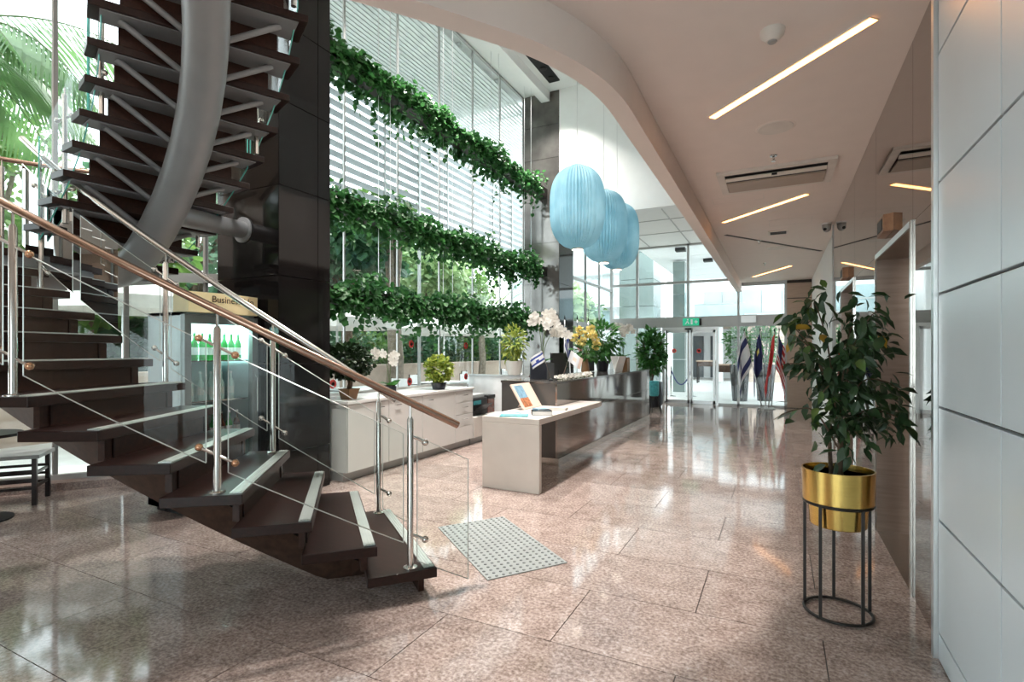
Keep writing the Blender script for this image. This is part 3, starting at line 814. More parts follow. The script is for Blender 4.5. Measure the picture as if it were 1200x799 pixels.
r = thing('air_grille', (.0, 9.05, H1-.02), 'small dark air grille set in the far ceiling', 'air grille')
MB().box(-.14, .14, 8.9, 9.15, H1-.02, H1-.001).build('frame', M['acframe'], r)
MB().box(-.11, .11, 8.93, 9.12, H1-.024, H1-.02).build('grille', M['black'], r)
for i, (x0, x1, y0, y1, lb) in enumerate([(-.72, -.15, 6.75, 7.0, 'square access hatch outlined in the ceiling after the air conditioner'), (-.12, .42, 8.2, 8.6, 'access hatch outlined in the ceiling near the security camera')]):
    MBh = MB()
    for a in ((x0, x1, y0, y0+.008), (x0, x1, y1-.008, y1), (x0, x0+.008, y0, y1), (x1-.008, x1, y0, y1)): MBh.box(*a, H1-.002, H1-.0005)
    h = thing('access_hatch', ((x0+x1)/2, (y0+y1)/2, H1-.002), lb, 'ceiling hatch', 'ceiling hatches')
    MBh.build('hatch_frame', M['acframe'], h)
    MB().box(x0+.01, x1-.01, y0+.01, y1-.01, H1-.0015, H1-.0005).build('hatch_lid', M['ceil'], h)
r = thing('security_camera', (.64, 8.75, H1-.13), 'white dome security camera in the corner by the mirror wall', 'camera')
MB().lathe([(.06, -.02), (.065, 0)], (.62, 8.75, H1), 18).build('mount', M['whitev'], r)
MB().lathe([(.001, -.13), (.035, -.115), (.055, -.08), (.058, -.02)], (.62, 8.75, H1), 18).build('dome', M['alud'], r, smooth=True)
MB().lathe([(.02, 0), (.02, .02)], (.60, 8.71, H1-.09), 12, axis=(-.5, -.8, -.2)).build('lens', M['black'], r)

# lift position indicators on the mirror wall
for i, (y, lb) in enumerate([(4.55, 'angular lift indicator box above the nearer lift'), (7.15, 'angular lift indicator box above the farther lift')]):
    r = thing('lift_indicator', (.68, y, 2.29), lb, 'lift indicator', 'lift indicators')
    MB().prism([(XR-.001, y-.14), (XR-.055, y-.10), (XR-.055, y+.16), (XR-.001, y+.20)], 2.29, 2.41).build('casing', M['indic'], r)
    MB().box(XR-.060, XR-.056, y-.06, y+.12, 2.31, 2.39).build('display', M['black'], r)

# ================================================================== LANTERNS
def lantern(y, label):
    c = V(-2.9, y, 3.11); r = thing('pendant_lantern', c, label, 'pendant lamp', 'blue pleated lanterns')
    Hh, Rr, ns = 1.34, .415, 96
    prof = []
    for i in range(25):
        t = i/24; zz = t*Hh
        q = abs(2*t-1)
        rr = Rr*(1-q**2.9)**(1/2.3) if q < 1 else 0
        prof.append((max(rr, .10 if t > .5 else .085), zz))
    b = MB(); rl = random.Random(int(y*10)); rib = [(rl.uniform(.008, .03) if k % 2 else -rl.uniform(.006, .016)) for k in range(ns)]
    for i, (rr, zz) in enumerate(prof):
        for k in range(ns):
            a = 2*PI*k/ns
            amp = rib[k]*(rr/Rr)
            b.v.append((c.x+(rr+amp)*math.cos(a), c.y+(rr+amp)*math.sin(a), c.z+zz))
    for i in range(24):
        for k in range(ns):
            a0 = i*ns+k; a1 = i*ns+(k+1) % ns
            b.f.append([a0, a1, a1+ns, a0+ns]); b.m.append(0)
    b.build('pleated_shade', M['lantern'], r)
    MB().ico(c+V(0, 0, .62), .11).build('bulb', M['bulb'], r, smooth=True)
    MB().lathe([(.085, -.012), (.09, .015)], c, 24).build('light_disc', M['lampdisc'], r)
    MB().lathe([(.09, -.014), (.10, -.014), (.10, .02), (.09, .02)], c, 24, caps=False).build('bottom_ring', M['steel'], r)
    MB().lathe([(.10, Hh-.01), (.10, Hh+.01), (.02, Hh+.04)], c, 20).build('top_cap', M['steel'], r)
    MB().tube([c+V(0, 0, Hh+.03), V(c.x, c.y, H2-.02)], .006, 6).build('cord', M['alu'], r)
    MB().lathe([(.06, -.02), (.06, 0)], (c.x, c.y, H2), 16).build('ceiling_rose', M['whitev'], r)
    return c
for y, lb in ((8.05, 'nearest and largest looking of the three blue pleated lanterns'), (9.5, 'middle one of the three blue pleated lanterns'), (10.75-.35, 'farthest of the three blue pleated lanterns')):
    lantern(y, lb)

# ================================================================== RECEPTION DESK
DX0, DX1, DY0, DY1, DZ = -3.27, -2.49, 6.16, 11.45, 1.07
r = thing('reception_desk', ((DX0+DX1)/2, (DY0+DY1)/2, 0), 'long dark reception desk with mirror-like front and steel plinth', 'desk')
MB().box(DX0, DX1-.02, DY0+.02, DY1, .1, DZ-.03).build('body', M['darkdesk'], r)
MB().box(DX0+.02, DX1-.02, DY0+.04, DY1, 0, .1).build('core_plinth', M['joint'], r)
MB().box(DX1-.03, DX1+.012, DY0+.03, DY1, 0.0, .095).build('plinth', M['steel'], r)
MB().box(DX0, DX1-.03, DY0+.025, DY0+.045, .0, .095).build('plinth', M['steel'], r)
MB().box(DX0-.01, DX1-.02, DY0-.0, DY0+.018, .1, DZ-.03).build('end_panel', M['darkdesk'], r)
n = 4
for i in range(n):
    a = DY0 + (DY1-DY0)*i/n; b = DY0 + (DY1-DY0)*(i+1)/n
    MB().box(DX1-.02, DX1, a+.002, b-.002, .64, DZ-.03).build('upper_front_panel', M['deskglass'], r)
    MB().box(DX1-.02, DX1+.004, a+.002, b-.002, .1, .635).build('lower_front_panel', M['deskglass'], r)
MB().box(DX0-.02, DX1+.01, DY0-.01, DY1+.02, DZ-.03, DZ).build('counter_top', M['greystone_refl'], r, bevel=.004)

# white bracket table attached to the front of the desk
r = thing('low_counter', (-2.5, 5.6, 0), 'cream waterfall side counter in front of the reception desk', 'counter')
TZ = .765
MB().box(-2.83, -2.16, 4.87, 4.93, 0, TZ-.065).build('leg_panel', M['table'], r, bevel=.006)
MB().box(-2.83, -2.16, 4.87, 6.15, TZ-.065, TZ).build('top', M['table'], r, bevel=.008)
MB().box(-2.475, -2.16, 6.152, 6.98, TZ-.065, TZ).build('shelf', M['table'], r, bevel=.006)

# ---- things on the low counter
r = thing('brochure_stand', (-2.62, 5.62, TZ), 'leaning cream display board printed with a rooftop view', 'display board')
def tilted(c, w_, h_, ang, yawd, th=.02):
    ux = V(math.cos(yawd), math.sin(yawd), 0); n_ = V(-math.sin(yawd), math.cos(yawd), 0)
    uy = V(0, 0, 1)*math.cos(ang) + n_*math.sin(ang)
    return c, ux, uy, ux.cross(uy)
ang = .55
ux = V(0, 1, 0); uy = V(-math.sin(ang), 0, math.cos(ang)); uz = V(math.cos(ang), 0, math.sin(ang))
c = V(-2.66, 5.80, TZ+.002) + uy*.17
MB().obox(c, ux, uy, uz, .26, .17, .008).build('board', M['pinkpaper'], r)
MB().obox(c - ux*.10 + uy*.06 + uz*.0095, ux, uy, uz, .11, .085, .001).build('sky_print', M['pic_sky'], r)
MB().obox(c - ux*.10 - uy*.085 + uz*.0095, ux, uy, uz, .11, .06, .001).build('city_print', M['pic_warm'], r)
MB().bar(c - uz*.012, (c.x-.10, c.y, TZ+.005), .05, .006).build('support', M['pinkpaper'], r)
def flatbox(name, c, sx, sy, h, yaw, mats, label, cat, group=None, z=TZ):
    ux = V(math.cos(yaw), math.sin(yaw), 0); uy = V(-math.sin(yaw), math.cos(yaw), 0)
    r = thing(name, (c[0], c[1], z), label, cat, group)
    if cat == 'book':
        MB().obox((c[0], c[1], z+h/2), ux, uy, (0, 0, 1), sx/2-.004, sy/2-.004, h/2-.003).build('pages', M['paper'], r)
        MB().obox((c[0], c[1], z+h-.0015), ux, uy, (0, 0, 1), sx/2, sy/2, .0015).build('cover', mats, r)
        MB().obox((c[0], c[1], z+.0015), ux, uy, (0, 0, 1), sx/2, sy/2, .0015).build('cover', mats, r)
        MB().obox(V(c[0], c[1], z+h/2)-ux*(sx/2-.0015), ux, uy, (0, 0, 1), .0015, sy/2, h/2).build('spine', mats, r)
    else:
        MB().obox((c[0], c[1], z+h/2), ux, uy, (0, 0, 1), sx/2, sy/2, h/2).build('sheet', mats, r)
        MB().obox((c[0]+.01, c[1], z+h+.0006), ux, uy, (0, 0, 1), sx/2-.02, sy/4, .0004).build('print', M['pic_sky'], r)
    return r
flatbox('book', (-2.30, 5.25), .22, .16, .045, .5, M['black'], 'thick black-covered book beside the display board', 'book')
flatbox('book', (-2.30, 5.75), .2, .15, .03, .2, M['pinkpaper'], 'tan book against the reception desk front', 'book')
flatbox('book', (-2.31, 5.26), .15, .12, .02, .9, M['pic_sky'], 'small blue book lying on the black book', 'book', z=TZ+.0455)
flatbox('leaflet', (-2.52, 5.02), .30, .21, .008, .4, M['teal'], 'teal printed leaflet at the near edge of the cream counter', 'leaflet', 'leaflets on the cream counter')
flatbox('leaflet', (-2.66, 5.26), .28, .2, .006, -.2, M['paper'], 'white leaflet below the display board', 'leaflet', 'leaflets on the cream counter')

# ---- things on the desk
def pot_round(parent, c, r0, r1, h, m_, name='pot', seg=24):
    MB().lathe([(r0*.9, 0), (r0, .004), (r1, h-.01), (r1, h), (r1-.012, h), (r1-.018, h-.03)], c, seg).build(name, m_, parent, smooth=True, auto=40)
    MB().lathe([(.001, h-.03), (r1-.016, h-.03)], c, seg).build('soil', M['soil'], parent)
def orchid(name, loc, stems, label, mat_='petal', psize=.075, pot=('box', .1, .16), strap=8, group='orchids'):
    r = thing(name, loc, label, 'orchid', group); c = V(*loc)
    if pot[0] == 'box':
        s, h = pot[1], pot[2]
        MB().box(c.x-s, c.x+s, c.y-s, c.y+s, c.z, c.z+h).build('pot', pot[3] if len(pot) > 3 else M['darkpot'], r, bevel=.004)
        MB().box(c.x-s+.01, c.x+s-.01, c.y-s+.01, c.y+s-.01, c.z+h, c.z+h+.01).build('soil', M['soil'], r)
    else:
        h = pot[2]; pot_round(r, c, pot[1]*.8, pot[1], h, pot[3] if len(pot) > 3 else M['darkpot'])
    n = strap; P = np.tile(np.array([c.x, c.y, c.z+h]), (n, 1)); a = np.linspace(0, 2*PI, n, endpoint=False)
    stuff(leaves(MB(), P, np.stack([np.cos(a), np.sin(a), .55+0*a], 1), np.full(n, psize*2.6), 'long').build('strap_leaves', M['plantgreen'], r))
    for (dx, dy, hz, nf) in stems:
        path = [c+V(0, 0, h), c+V(dx*.15, dy*.15, h+hz*.55), c+V(dx*.45, dy*.45, h+hz*.93), c+V(dx*.8, dy*.8, h+hz), c+V(dx, dy, h+hz*.86)]
        cv = crom(path, 5)
        MB().tube(cv, .0045, 5).build('stem', M['stem'], r)
        fl_ = MB()
        for i in range(nf):
            q = cv[int(len(cv)*(.5+.5*i/nf))-1 if i else len(cv)//2]
            q = cv[min(len(cv)-1, int((.45+.55*i/max(1, nf-1))*(len(cv)-1)))] + V(RNG.normal()*.02, RNG.normal()*.02, -.01+RNG.normal()*.02)
            ax = V(.7+RNG.normal()*.3, -.9+RNG.normal()*.3, .1).normalized(); u = ax.cross(V(0, 0, 1)).normalized(); v_ = u.cross(ax)
            P = []; D = []; N = []
            for k in range(5):
                a = 2*PI*k/5+.3
                P.append(tuple(q)); D.append(tuple(u*math.cos(a)+v_*math.sin(a)+ax*.15)); N.append(tuple(ax))
            fl_ = leaves(fl_, P, D, np.full(5, psize*RNG.uniform(.8, 1.1)), 'petal', N)
        stuff(fl_.build('blossoms', M[mat_], r))
    return r
orchid('white_orchid', (-2.95, 6.75, DZ), [(.24, -.05, .62, 8), (.10, .14, .72, 8), (-.12, -.12, .66, 7), (.34, .05, .46, 8)], 'large white orchid with several flower sprays at the near end of the reception desk', psize=.07, pot=('box', .13, .22, M['darkpot']))
def table_flag(x, y, lean, mats, label, stripes):
    r = thing('table_flag', (x, y, DZ), label, 'flag', 'small table flags')
    MB().lathe([(.035, 0), (.035, .012), (.012, .02)], (x, y, DZ), 16).build('base', M['black'], r)
    top = V(x+lean*.16, y, DZ+.40)
    MB().tube([(x, y, DZ+.015), top], .0035, 6).build('pole', M['chrome'], r)
    d = (top - V(x, y, DZ)).normalized(); side = V(.83*(1 if lean > 0 else -1), -.1, -.55).normalized()
    fb = MB(); nu, nv = 10, 6; W_, H_ = .21, .15
    for j in range(nv+1):
        for i in range(nu+1):
            s = i/nu; t = j/nv
            p = top - d*H_*(1-t) + side*W_*s + V(0, 1, 0)*.012*math.sin(s*7)
            fb.v.append(tuple(p))
    for j in range(nv):
        for i in range(nu):
            a = j*(nu+1)+i; fb.f.append([a, a+1, a+nu+2, a+nu+1]); fb.m.append(stripes(i, j))
    fb.build('cloth', mats, r, smooth=True)
table_flag(-2.68, 6.42, -.8, [M['whitecloth'], M['blue']], 'small white table flag with two blue stripes on the reception desk', lambda i, j: 1 if j in (1, 4) or (i in (4, 5) and j == 2) else 0)
table_flag(-2.60, 6.62, .8, [M['whitecloth'], M['pinkpaper']], 'small cream and white table flag beside the blue-striped one', lambda i, j: 1 if i > 7 or (j in (2, 3) and 2 < i < 6) else 0)
# flower vase (yellow)
r = thing('flower_vase', (-2.85, 8.3, DZ), 'vase of yellow round flowers on the reception desk', 'vase')
MB().lathe([(.05, 0), (.07, .06), (.06, .16), (.045, .22), (.055, .26)], (-2.85, 8.3, DZ), 18).build('vase', M['terracotta'], r, smooth=True)
P, D = ball_pts(90, (-2.85, 8.3, DZ+.40), (.2, .2, .14)); stuff(leaves(MB(), P, D, np.full(90, .11), 'long').build('leaves', M['plantgreen'], r))
for i in range(9):
    a = i*2.4; q = V(-2.85+.19*math.cos(a)*(1 if i < 6 else .4), 8.3+.19*math.sin(a), DZ+.48+.035*i)
    MB().tube([(-2.85, 8.3, DZ+.24), q], .004, 5).build('stem', M['stem'], r)
    Pp, Dd = ball_pts(46, q, (.025, .025, .025), .9); stuff(leaves(MB(), Pp, Dd, np.full(46, .06), 'petal').build('flower_head', M['petaly'], r))
# far desk plants
orchid('white_orchid', (-2.75, 10.3, DZ), [(.15, .1, .62, 8), (-.15, .0, .66, 8), (.05, -.2, .58, 8)], 'white orchid in a brown pot at the far end of the reception desk', psize=.07, pot=('box', .11, .26, M['terracotta']))
r = thing('leafy_plant', (-3.05, 9.9, DZ), 'bright green leafy plant on the reception desk beside the far orchid', 'plant')
pot_round(r, V(-3.05, 9.9, DZ), .1, .13, .2, M['darkpot'])
P, D = ball_pts(420, (-3.05, 9.9, DZ+.56), (.36, .36, .38), .2); stuff(leaves(MB(), P, D+np.array([0, 0, -.3]), RNG.uniform(.1, .16, 420), 'long').build('foliage', M['plantgreen'], r))
MB().tube([(-3.05, 9.9, DZ+.15), (-3.04, 9.9, DZ+.6)], .015, 6).build('stem', M['bark'], r)
def monitor(x, y, label, back=True, m_='black'):
    r = thing('monitor', (x, y, DZ-.3), label, 'monitor', 'desk monitors')
    MB().box(x-.02, x+.02, y-.28, y+.28, DZ+.02, DZ+.36).build('screen', M[m_], r, bevel=.005)
    MB().box(x-.03, x+.03, y-.04, y+.04, DZ, DZ+.1).build('stand', M[m_], r)
    MB().lathe([(.11, 0), (.11, .012)], (x, y, DZ), 20).build('foot', M[m_], r)
    r.location.z = DZ; WL[r.name] = V(x, y, DZ-.3)
    for c_ in r.children: c_.location.z -= .3
monitor(-3.05, 7.6, 'black monitor seen from behind near the large orchid')
monitor(-3.08, 9.15, 'black monitor on the desk between yellow flowers and leafy plant')
r = thing('white_card_stand', (-2.6, 9.55, DZ), 'white folded card standing on the far part of the desk', 'card')
MB().obox((-2.6, 9.55, DZ+.15), (.3, .95, 0), (.25, 0, .97), (1, 0, -.2), .12, .15, .004).build('front_leaf', M['paper'], r)
MB().obox((-2.68, 9.57, DZ+.15), (.3, .95, 0), (-.25, 0, .97), (1, 0, .2), .12, .15, .004).build('back_leaf', M['paper'], r)
# row of white pebbles/flowers garland on the counter edge
r = thing('flower_garland', (-2.58, 7.0, DZ), 'low garland of small white blossoms along the front edge of the desk', 'garland')
q = MB()
for i in range(34):
    y = 6.45 + i*.038; P, D = ball_pts(10, (-2.58+RNG.normal()*.012, y, DZ+.03), (.02, .03, .02), .8)
    leaves(q, P, D+np.array([0, 0, .4]), np.full(10, .035), 'petal')
stuff(q.build('blossoms', M['petal'], r))
MB().tube([(-2.58, 6.42+.05*i, DZ+.012+.006*math.sin(i*1.7)) for i in range(28)], .007, 6).build('vine', M['stem'], r)

# ================================================================== BACK CABINETS
CX0, CX1 = -4.95, -4.25
def cab(y0, y1, label, kind):
    r = thing('base_cabinet', ((CX0+CX1)/2, (y0+y1)/2, 0), label, 'cabinet', 'white base cabinets')
    MB().box(CX0, CX1-.022, y0+.001, y1-.001, .1, .865).build('body', M['cabinet'], r)
    MB().box(CX0+.02, CX1-.07, y0+.001, y1-.001, 0, .1).build('plinth', M['alud'], r)
    if kind == 'door':
        d = MB().box(CX1-.02, CX1, y0+.005, y1-.005, .105, .855).build('door', M['cabinet'], r, bevel=.003)
        yy = y1-.16
        MB().tube([(CX1, yy-.05, .79), (CX1+.025, yy-.05, .79), (CX1+.025, yy+.05, .79), (CX1, yy+.05, .79)], .006, 6).build('handle', M['chrome'], d)
    elif kind == 'doorl':
        d = MB().box(CX1-.02, CX1, y0+.005, y1-.005, .105, .855).build('door', M['cabinet'], r, bevel=.003)
        yy = y0+.16
        MB().tube([(CX1, yy-.05, .79), (CX1+.025, yy-.05, .79), (CX1+.025, yy+.05, .79), (CX1, yy+.05, .79)], .006, 6).build('handle', M['chrome'], d)
    else:
        for z0, z1 in ((.105, .32), (.325, .50), (.505, .68), (.685, .86)):
            d = MB().box(CX1-.02, CX1, y0+.003, y1-.003, z0, z1).build('drawer', M['cabinet'], r, bevel=.003)
            yy = (y0+y1)/2; z = (z0+z1)/2+.02
            if z0 > .2: MB().tube([(CX1, yy-.06, z), (CX1+.025, yy-.06, z), (CX1+.025, yy+.06, z), (CX1, yy+.06, z)], .006, 6).build('handle', M['chrome'], d)
cab(4.36, 5.05, 'white base cabinet at the near end, beside the black column', 'door')
cab(5.05, 5.73, 'white base cabinet second from the black column', 'doorl')
cab(5.73, 6.53, 'wide white base cabinet beside the drawer unit', 'doorl')
cab(6.53, 7.03, 'white drawer unit at the far end of the cabinet row', 'drawers')
r = thing('worktop', (-4.6, 5.7, .865), 'long white worktop over the base cabinets', 'worktop')
MB().box(CX0-.02, CX1+.02, 4.34, 7.05, .865, .90).build('slab', M['worktop'], r, bevel=.004)
MB().box(CX0-.02, CX0, 4.34, 7.05, .90, .93).build('upstand', M['worktop'], r)
r = thing('printer_shelf', (-4.6, 7.5, 0), 'low cream shelf unit under the printer', 'shelf unit')
MB().box(CX0, CX1, 7.05, 7.95, .1, .42).build('body', M['cabinet'], r)
MB().box(CX0, CX1-.06, 7.05, 7.95, 0, .1).build('plinth', M['alud'], r)
MB().box(CX1, CX1+.018, 7.055, 7.945, .105, .415).build('drawer', M['table'], r)
MB().box(CX0, CX0+.02, 7.05, 7.95, .42, .9).build('back_panel', M['cabinet'], r)
r = thing('printer', (-4.55, 7.45, .42), 'black office printer on the low shelf after the drawers', 'printer')
MB().box(-4.85, -4.32, 7.12, 7.62, .42, .70).build('body', M['black'], r, bevel=.02)
MB().box(-4.80, -4.36, 7.15, 7.58, .70, .76).build('scanner_lid', M['greytop'], r, bevel=.01)
MB().obox((-4.27, 7.37, .55), (0, 1, 0), V(.8, 0, .6).normalized(), V(-.6, 0, .8).normalized(), .18, .1, .006).build('paper_tray', M['black'], r)
MB().box(-4.322, -4.316, 7.16, 7.4, .60, .66).build('control_panel', M['teal'], r)
r = thing('paper_shredder', (-4.5, 7.78, .42), 'black shredder bin beside the printer', 'shredder')
MB().box(-4.68, -4.34, 7.66, 7.90, .42, .66).build('bin', M['bottled'], r, bevel=.01)
MB().box(-4.69, -4.33, 7.65, 7.91, .66, .72).build('head', M['black'], r, bevel=.01)
MB().box(-4.6, -4.4, 7.76, 7.78, .72, .722).build('slot', M['alud'], r)
r = thing('white_screen_panel', (-4.1, 8.3, 0), 'tall white panel between the printer and the reception desk', 'panel')
MB().box(-4.95, -3.75, 8.05, 8.09, 0.02, 1.02).build('board', M['whitev'], r)
MB().box(-4.95, -3.75, 8.03, 8.11, 1.02, 1.05).build('cap', M['alud'], r)
for xx in (-4.9, -3.8): MB().box(xx-.05, xx+.05, 7.99, 8.15, 0, .02).build('foot', M['alud'], r)

# ---- plants on the worktop
r = thing('bonsai', (-4.42, 4.55, .90), 'dark bonsai tree in a square brown pot on the worktop by the column', 'bonsai')
c = V(-4.42, 4.55, .90)
pt = MB().lathe([(.085, 0), (.115, .11), (.125, .11), (.125, .125), (.105, .125), (.1, .105)], (0, 0, 0), 4); pt.xf(Matrix.Translation(c) @ Matrix.Rotation(PI/4, 4, 'Z')); pt.build('pot', M['terracotta'], r)
MB().lathe([(.001, .108), (.1, .108)], c, 4).build('soil', M['soil'], r)
MB().tube([c+V(0, 0, .1), c+V(.02, 0, .18), c+V(-.01, .01, .26), c+V(.0, 0, .34)], [.032, .026, .022, .018], 8).build('trunk', M['bark'], r, smooth=True)
P, D = ball_pts(1500, c+V(-.02, .0, .44), (.30, .30, .20), .25); stuff(leaves(MB(), P, D+rdirs(1500, k=.5), RNG.uniform(.035, .06, 1500), 'ivy').build('foliage', M['bonsai'], r))
orchid('white_orchid', (-4.45, 5.3, .90), [(-.1, -.2, .44, 7), (.12, -.05, .40, 6)], 'small white orchid in a dark pot on the worktop', psize=.06, pot=('box', .06, .11, M['darkpot']), strap=6)
r = thing('croton_plant', (-4.42, 6.35, .90), 'round yellow-green shrub in a dark bowl on the worktop', 'plant')
pot_round(r, V(-4.42, 6.35, .90), .09, .115, .1, M['darkpot'])
MB().tube([(-4.42, 6.35, .97), (-4.42, 6.35, 1.15)], .012, 6).build('stem', M['bark'], r)
P, D = ball_pts(420, (-4.42, 6.35, 1.19), (.19, .19, .19), .3); stuff(leaves(MB(), P, D+rdirs(420, k=.4), RNG.uniform(.05, .085, 420), 'ivy').build('foliage', M['croton'], r))
r = thing('variegated_plant', (-4.3, 7.7, .95), 'tall yellow-green plant in a white pot behind the printer', 'plant')
c = V(-4.05, 8.07, 1.05)
r.location = c; WL[r.name] = c.copy()
pot_round(r, c, .11, .15, .24, M['whitepot'])
for i in range(4): MB().tube([c+V(0, 0, .2), c+V(.08*math.cos(i*1.6), .08*math.sin(i*1.6), .62)], .008, 5).build('stem', M['stem'], r)
P, D = ball_pts(330, c+V(0, 0, .52), (.2, .2, .33), .2); stuff(leaves(MB(), P, D+np.array([0, 0, -.3]), RNG.uniform(.07, .12, 330), 'long').build('foliage', M['croton'], r))

# ---- floor plants near the entrance
r = thing('potted_tree', (-2.98, 14.0, 0), 'tall leafy plant in a round dark pot left of the entrance doors', 'plant')
c = V(-2.98, 14.0, 0)
MB().lathe([(.24, 0), (.30, .1), (.31, .55), (.29, .66), (.26, .66), (.25, .6)], c, 24).build('pot', M['darkpot'], r, smooth=True, auto=40)
MB().lathe([(.001, .6), (.26, .6)], c, 20).build('soil', M['soil'], r)
for i in range(5): MB().tube([c+V(0, 0, .6), c+V(.25*math.cos(i*1.3), .25*math.sin(i*1.3), 1.7)], .014, 6).build('stem', M['bark'], r)
P, D = ball_pts(900, c+V(0, 0, 1.45), (.36, .36, .6), .15); stuff(leaves(MB(), P, D+np.array([0, 0, .3])+rdirs(900, k=.4), RNG.uniform(.12, .2, 900), 'long').build('foliage', M['plantgreen'], r))
r = thing('teal_stool', (-2.62, 12.6, 0), 'small teal tub stool at the far end of the desk', 'stool')
MB().lathe([(.09, .40), (.11, .43), (.115, .74), (.10, .76), (.001, .76)], (-2.62, 12.6, 0), 20).build('tub', M['teal'], r, smooth=True, auto=40)
for a in range(3): MB().tube([(-2.62+.07*math.cos(a*2.1), 12.6+.07*math.sin(a*2.1), .41), (-2.62+.17*math.cos(a*2.1), 12.6+.17*math.sin(a*2.1), 0)], .013, 6).build('leg', M['black'], r)

# ================================================================== FLAGS
def flag(x, y, h, lean, fw, hoist, L, mats, fn, label, group, name='flag', bz=0, spread=.16, face=1, foldn=3):
    r = thing(name, (x, y, bz), label, 'flag', group)
    top = V(x+lean[0], y+lean[1], bz+h)
    MB().tube([(x, y, bz), top], .012, 8).build('pole', M['alu'], r, smooth=True)
    MB().lathe([(.012, 0), (.016, .03), (.002, .09)], top, 10).build('finial', M['black'], r)
    MB().lathe([(.10, 0), (.10, .02), (.02, .05)], (x, y, bz), 18).build('foot', M['alud'], r)
    d = (top - V(x, y, bz)).normalized()
    b = MB(); nu, nv = 26, 16
    for j in range(nv+1):
        t = j/nv
        for i in range(nu+1):
            s = i/nu
            p = top - d*(.05 + hoist*(1-t))
            dropz = L*s*(.80+.08*math.sin(t*5)); sx = spread*math.sin(min(1, s*1.25)*PI/2)*(.35+.65*(1-t*.55))
            fold = .045*math.sin(s*foldn*PI+t*2.0)*(1 if s > .02 else 0)
            b.v.append((p.x + face*(sx+.02*math.sin(s*9+t*3)), p.y - fold - .02*s, p.z - dropz))
    for j in range(nv):
        for i in range(nu):
            a = j*(nu+1)+i; b.f.append([a, a+1, a+nu+2, a+nu+1]); b.m.append(fn((i+.5)/nu, (j+.5)/nv))
    b.build('cloth', mats, r, smooth=True)
W_, B_, R_, N_ = M['whitecloth'], M['blue'], M['redcloth'], M['navy']
isr = lambda s, t: 1 if (.12 < t < .3 or .7 < t < .88 or (abs(s-.5) < .07 and abs(t-.5) < .14)) else 0
usa = lambda s, t: (2 if (s < .4 and t > .46) else (1 if int(t*13) % 2 == 0 else 0))
flag(-.36, 14.75, 1.98, (-.42, 0), .9, .85, 1.08, [W_, N_], isr, 'white flag with dark blue bands by the entrance, leftmost of the flag row', 'entrance flags', spread=-.26)
flag(-.28, 14.92, 1.98, (-.14, 0), .9, .85, 1.05, [N_, M['petaly']], lambda s, t: 1 if abs(s-.2) < .05 and abs(t-.62) < .08 else 0, 'plain navy flag with small yellow emblem by the entrance', 'entrance flags', spread=-.20)
flag(-.22, 14.62, 1.95, (.14, 0), .9, .85, 1.1, [R_, R_], lambda s, t: 0, 'plain red flag right beside the striped flag by the entrance', 'entrance flags', spread=-.16)
flag(-.16, 14.80, 1.98, (.18, 0), .9, .90, 1.08, [W_, R_, N_], usa, 'red and white striped flag with dark blue canton by the entrance', 'entrance flags', spread=.20)
flag(-3.62, 9.3, 2.05, (.02, 0), .9, .5, .85, [W_, B_], isr, 'white flag with blue stripes standing behind the reception desk', 'flags behind the desk', spread=.14)
flag(-3.66, 10.1, 2.1, (.02, 0), .9, .5, .85, [W_, R_, N_], usa, 'striped flag with dark blue canton standing behind the reception desk', 'flags behind the desk', spread=.14)
flag(-3.66, 10.8, 2.1, (.02, 0), .9, .5, .85, [W_, W_], lambda s, t: 0, 'plain white flag standing behind the far end of the reception desk', 'flags behind the desk', spread=.12)

# ================================================================== EXIT SIGN
r = thing('exit_sign', (-2.1, 15.14, 2.14), 'green illuminated exit sign with white arrow over the entrance doors', 'sign')
MB().box(-2.36, -1.94, 15.12, 15.2, 2.17, 2.37).build('lightbox', M['exitgreen'], r)
q = MB(); q.add([(-2.06, 15.117, 2.27), (-2.0, 15.117, 2.33), (-2.0, 15.117, 2.21)], [(0, 2, 1)]); q.box(-2.0, -1.97, 15.116, 15.118, 2.25, 2.29)
q.add([(-2.31, 15.117, 2.20), (-2.28, 15.117, 2.20), (-2.22, 15.117, 2.29), (-2.25, 15.117, 2.30)], [(0, 1, 2, 3)])
q.add([(-2.21, 15.117, 2.21), (-2.18, 15.117, 2.21), (-2.22, 15.117, 2.29), (-2.25, 15.117, 2.28)], [(0, 1, 2, 3)])
q.box(-2.25, -2.21, 15.116, 15.118, 2.31, 2.35); q.box(-2.15, -2.10, 15.116, 15.118, 2.2, 2.34)
stuff(q.build('pictogram', M['whitev'], r))
MB().box(-1.93, -1.88, 15.12, 15.2, 2.18, 2.36).build('end_cap', M['black'], r)
r = thing('door_sensor', (-2.2, 15.18, 2.06), 'small grey motion sensor over the door leaves', 'sensor')
MB().box(-2.33, -2.1, 15.14, 15.22, 2.05, 2.11).build('housing', M['alud'], r); MB().box(-2.3, -2.13, 15.13, 15.14, 2.06, 2.10).build('window', M['black'], r)
r = thing('closer_box', (-.7, 15.15, 2.2), 'grey equipment box on the transom right of the doors', 'box')
MB().box(-.9, -.5, 15.12, 15.22, 2.2, 2.42).build('casing', M['alud'], r); MB().box(-.88, -.52, 15.115, 15.12, 2.22, 2.4).build('lid', M['alu'], r)

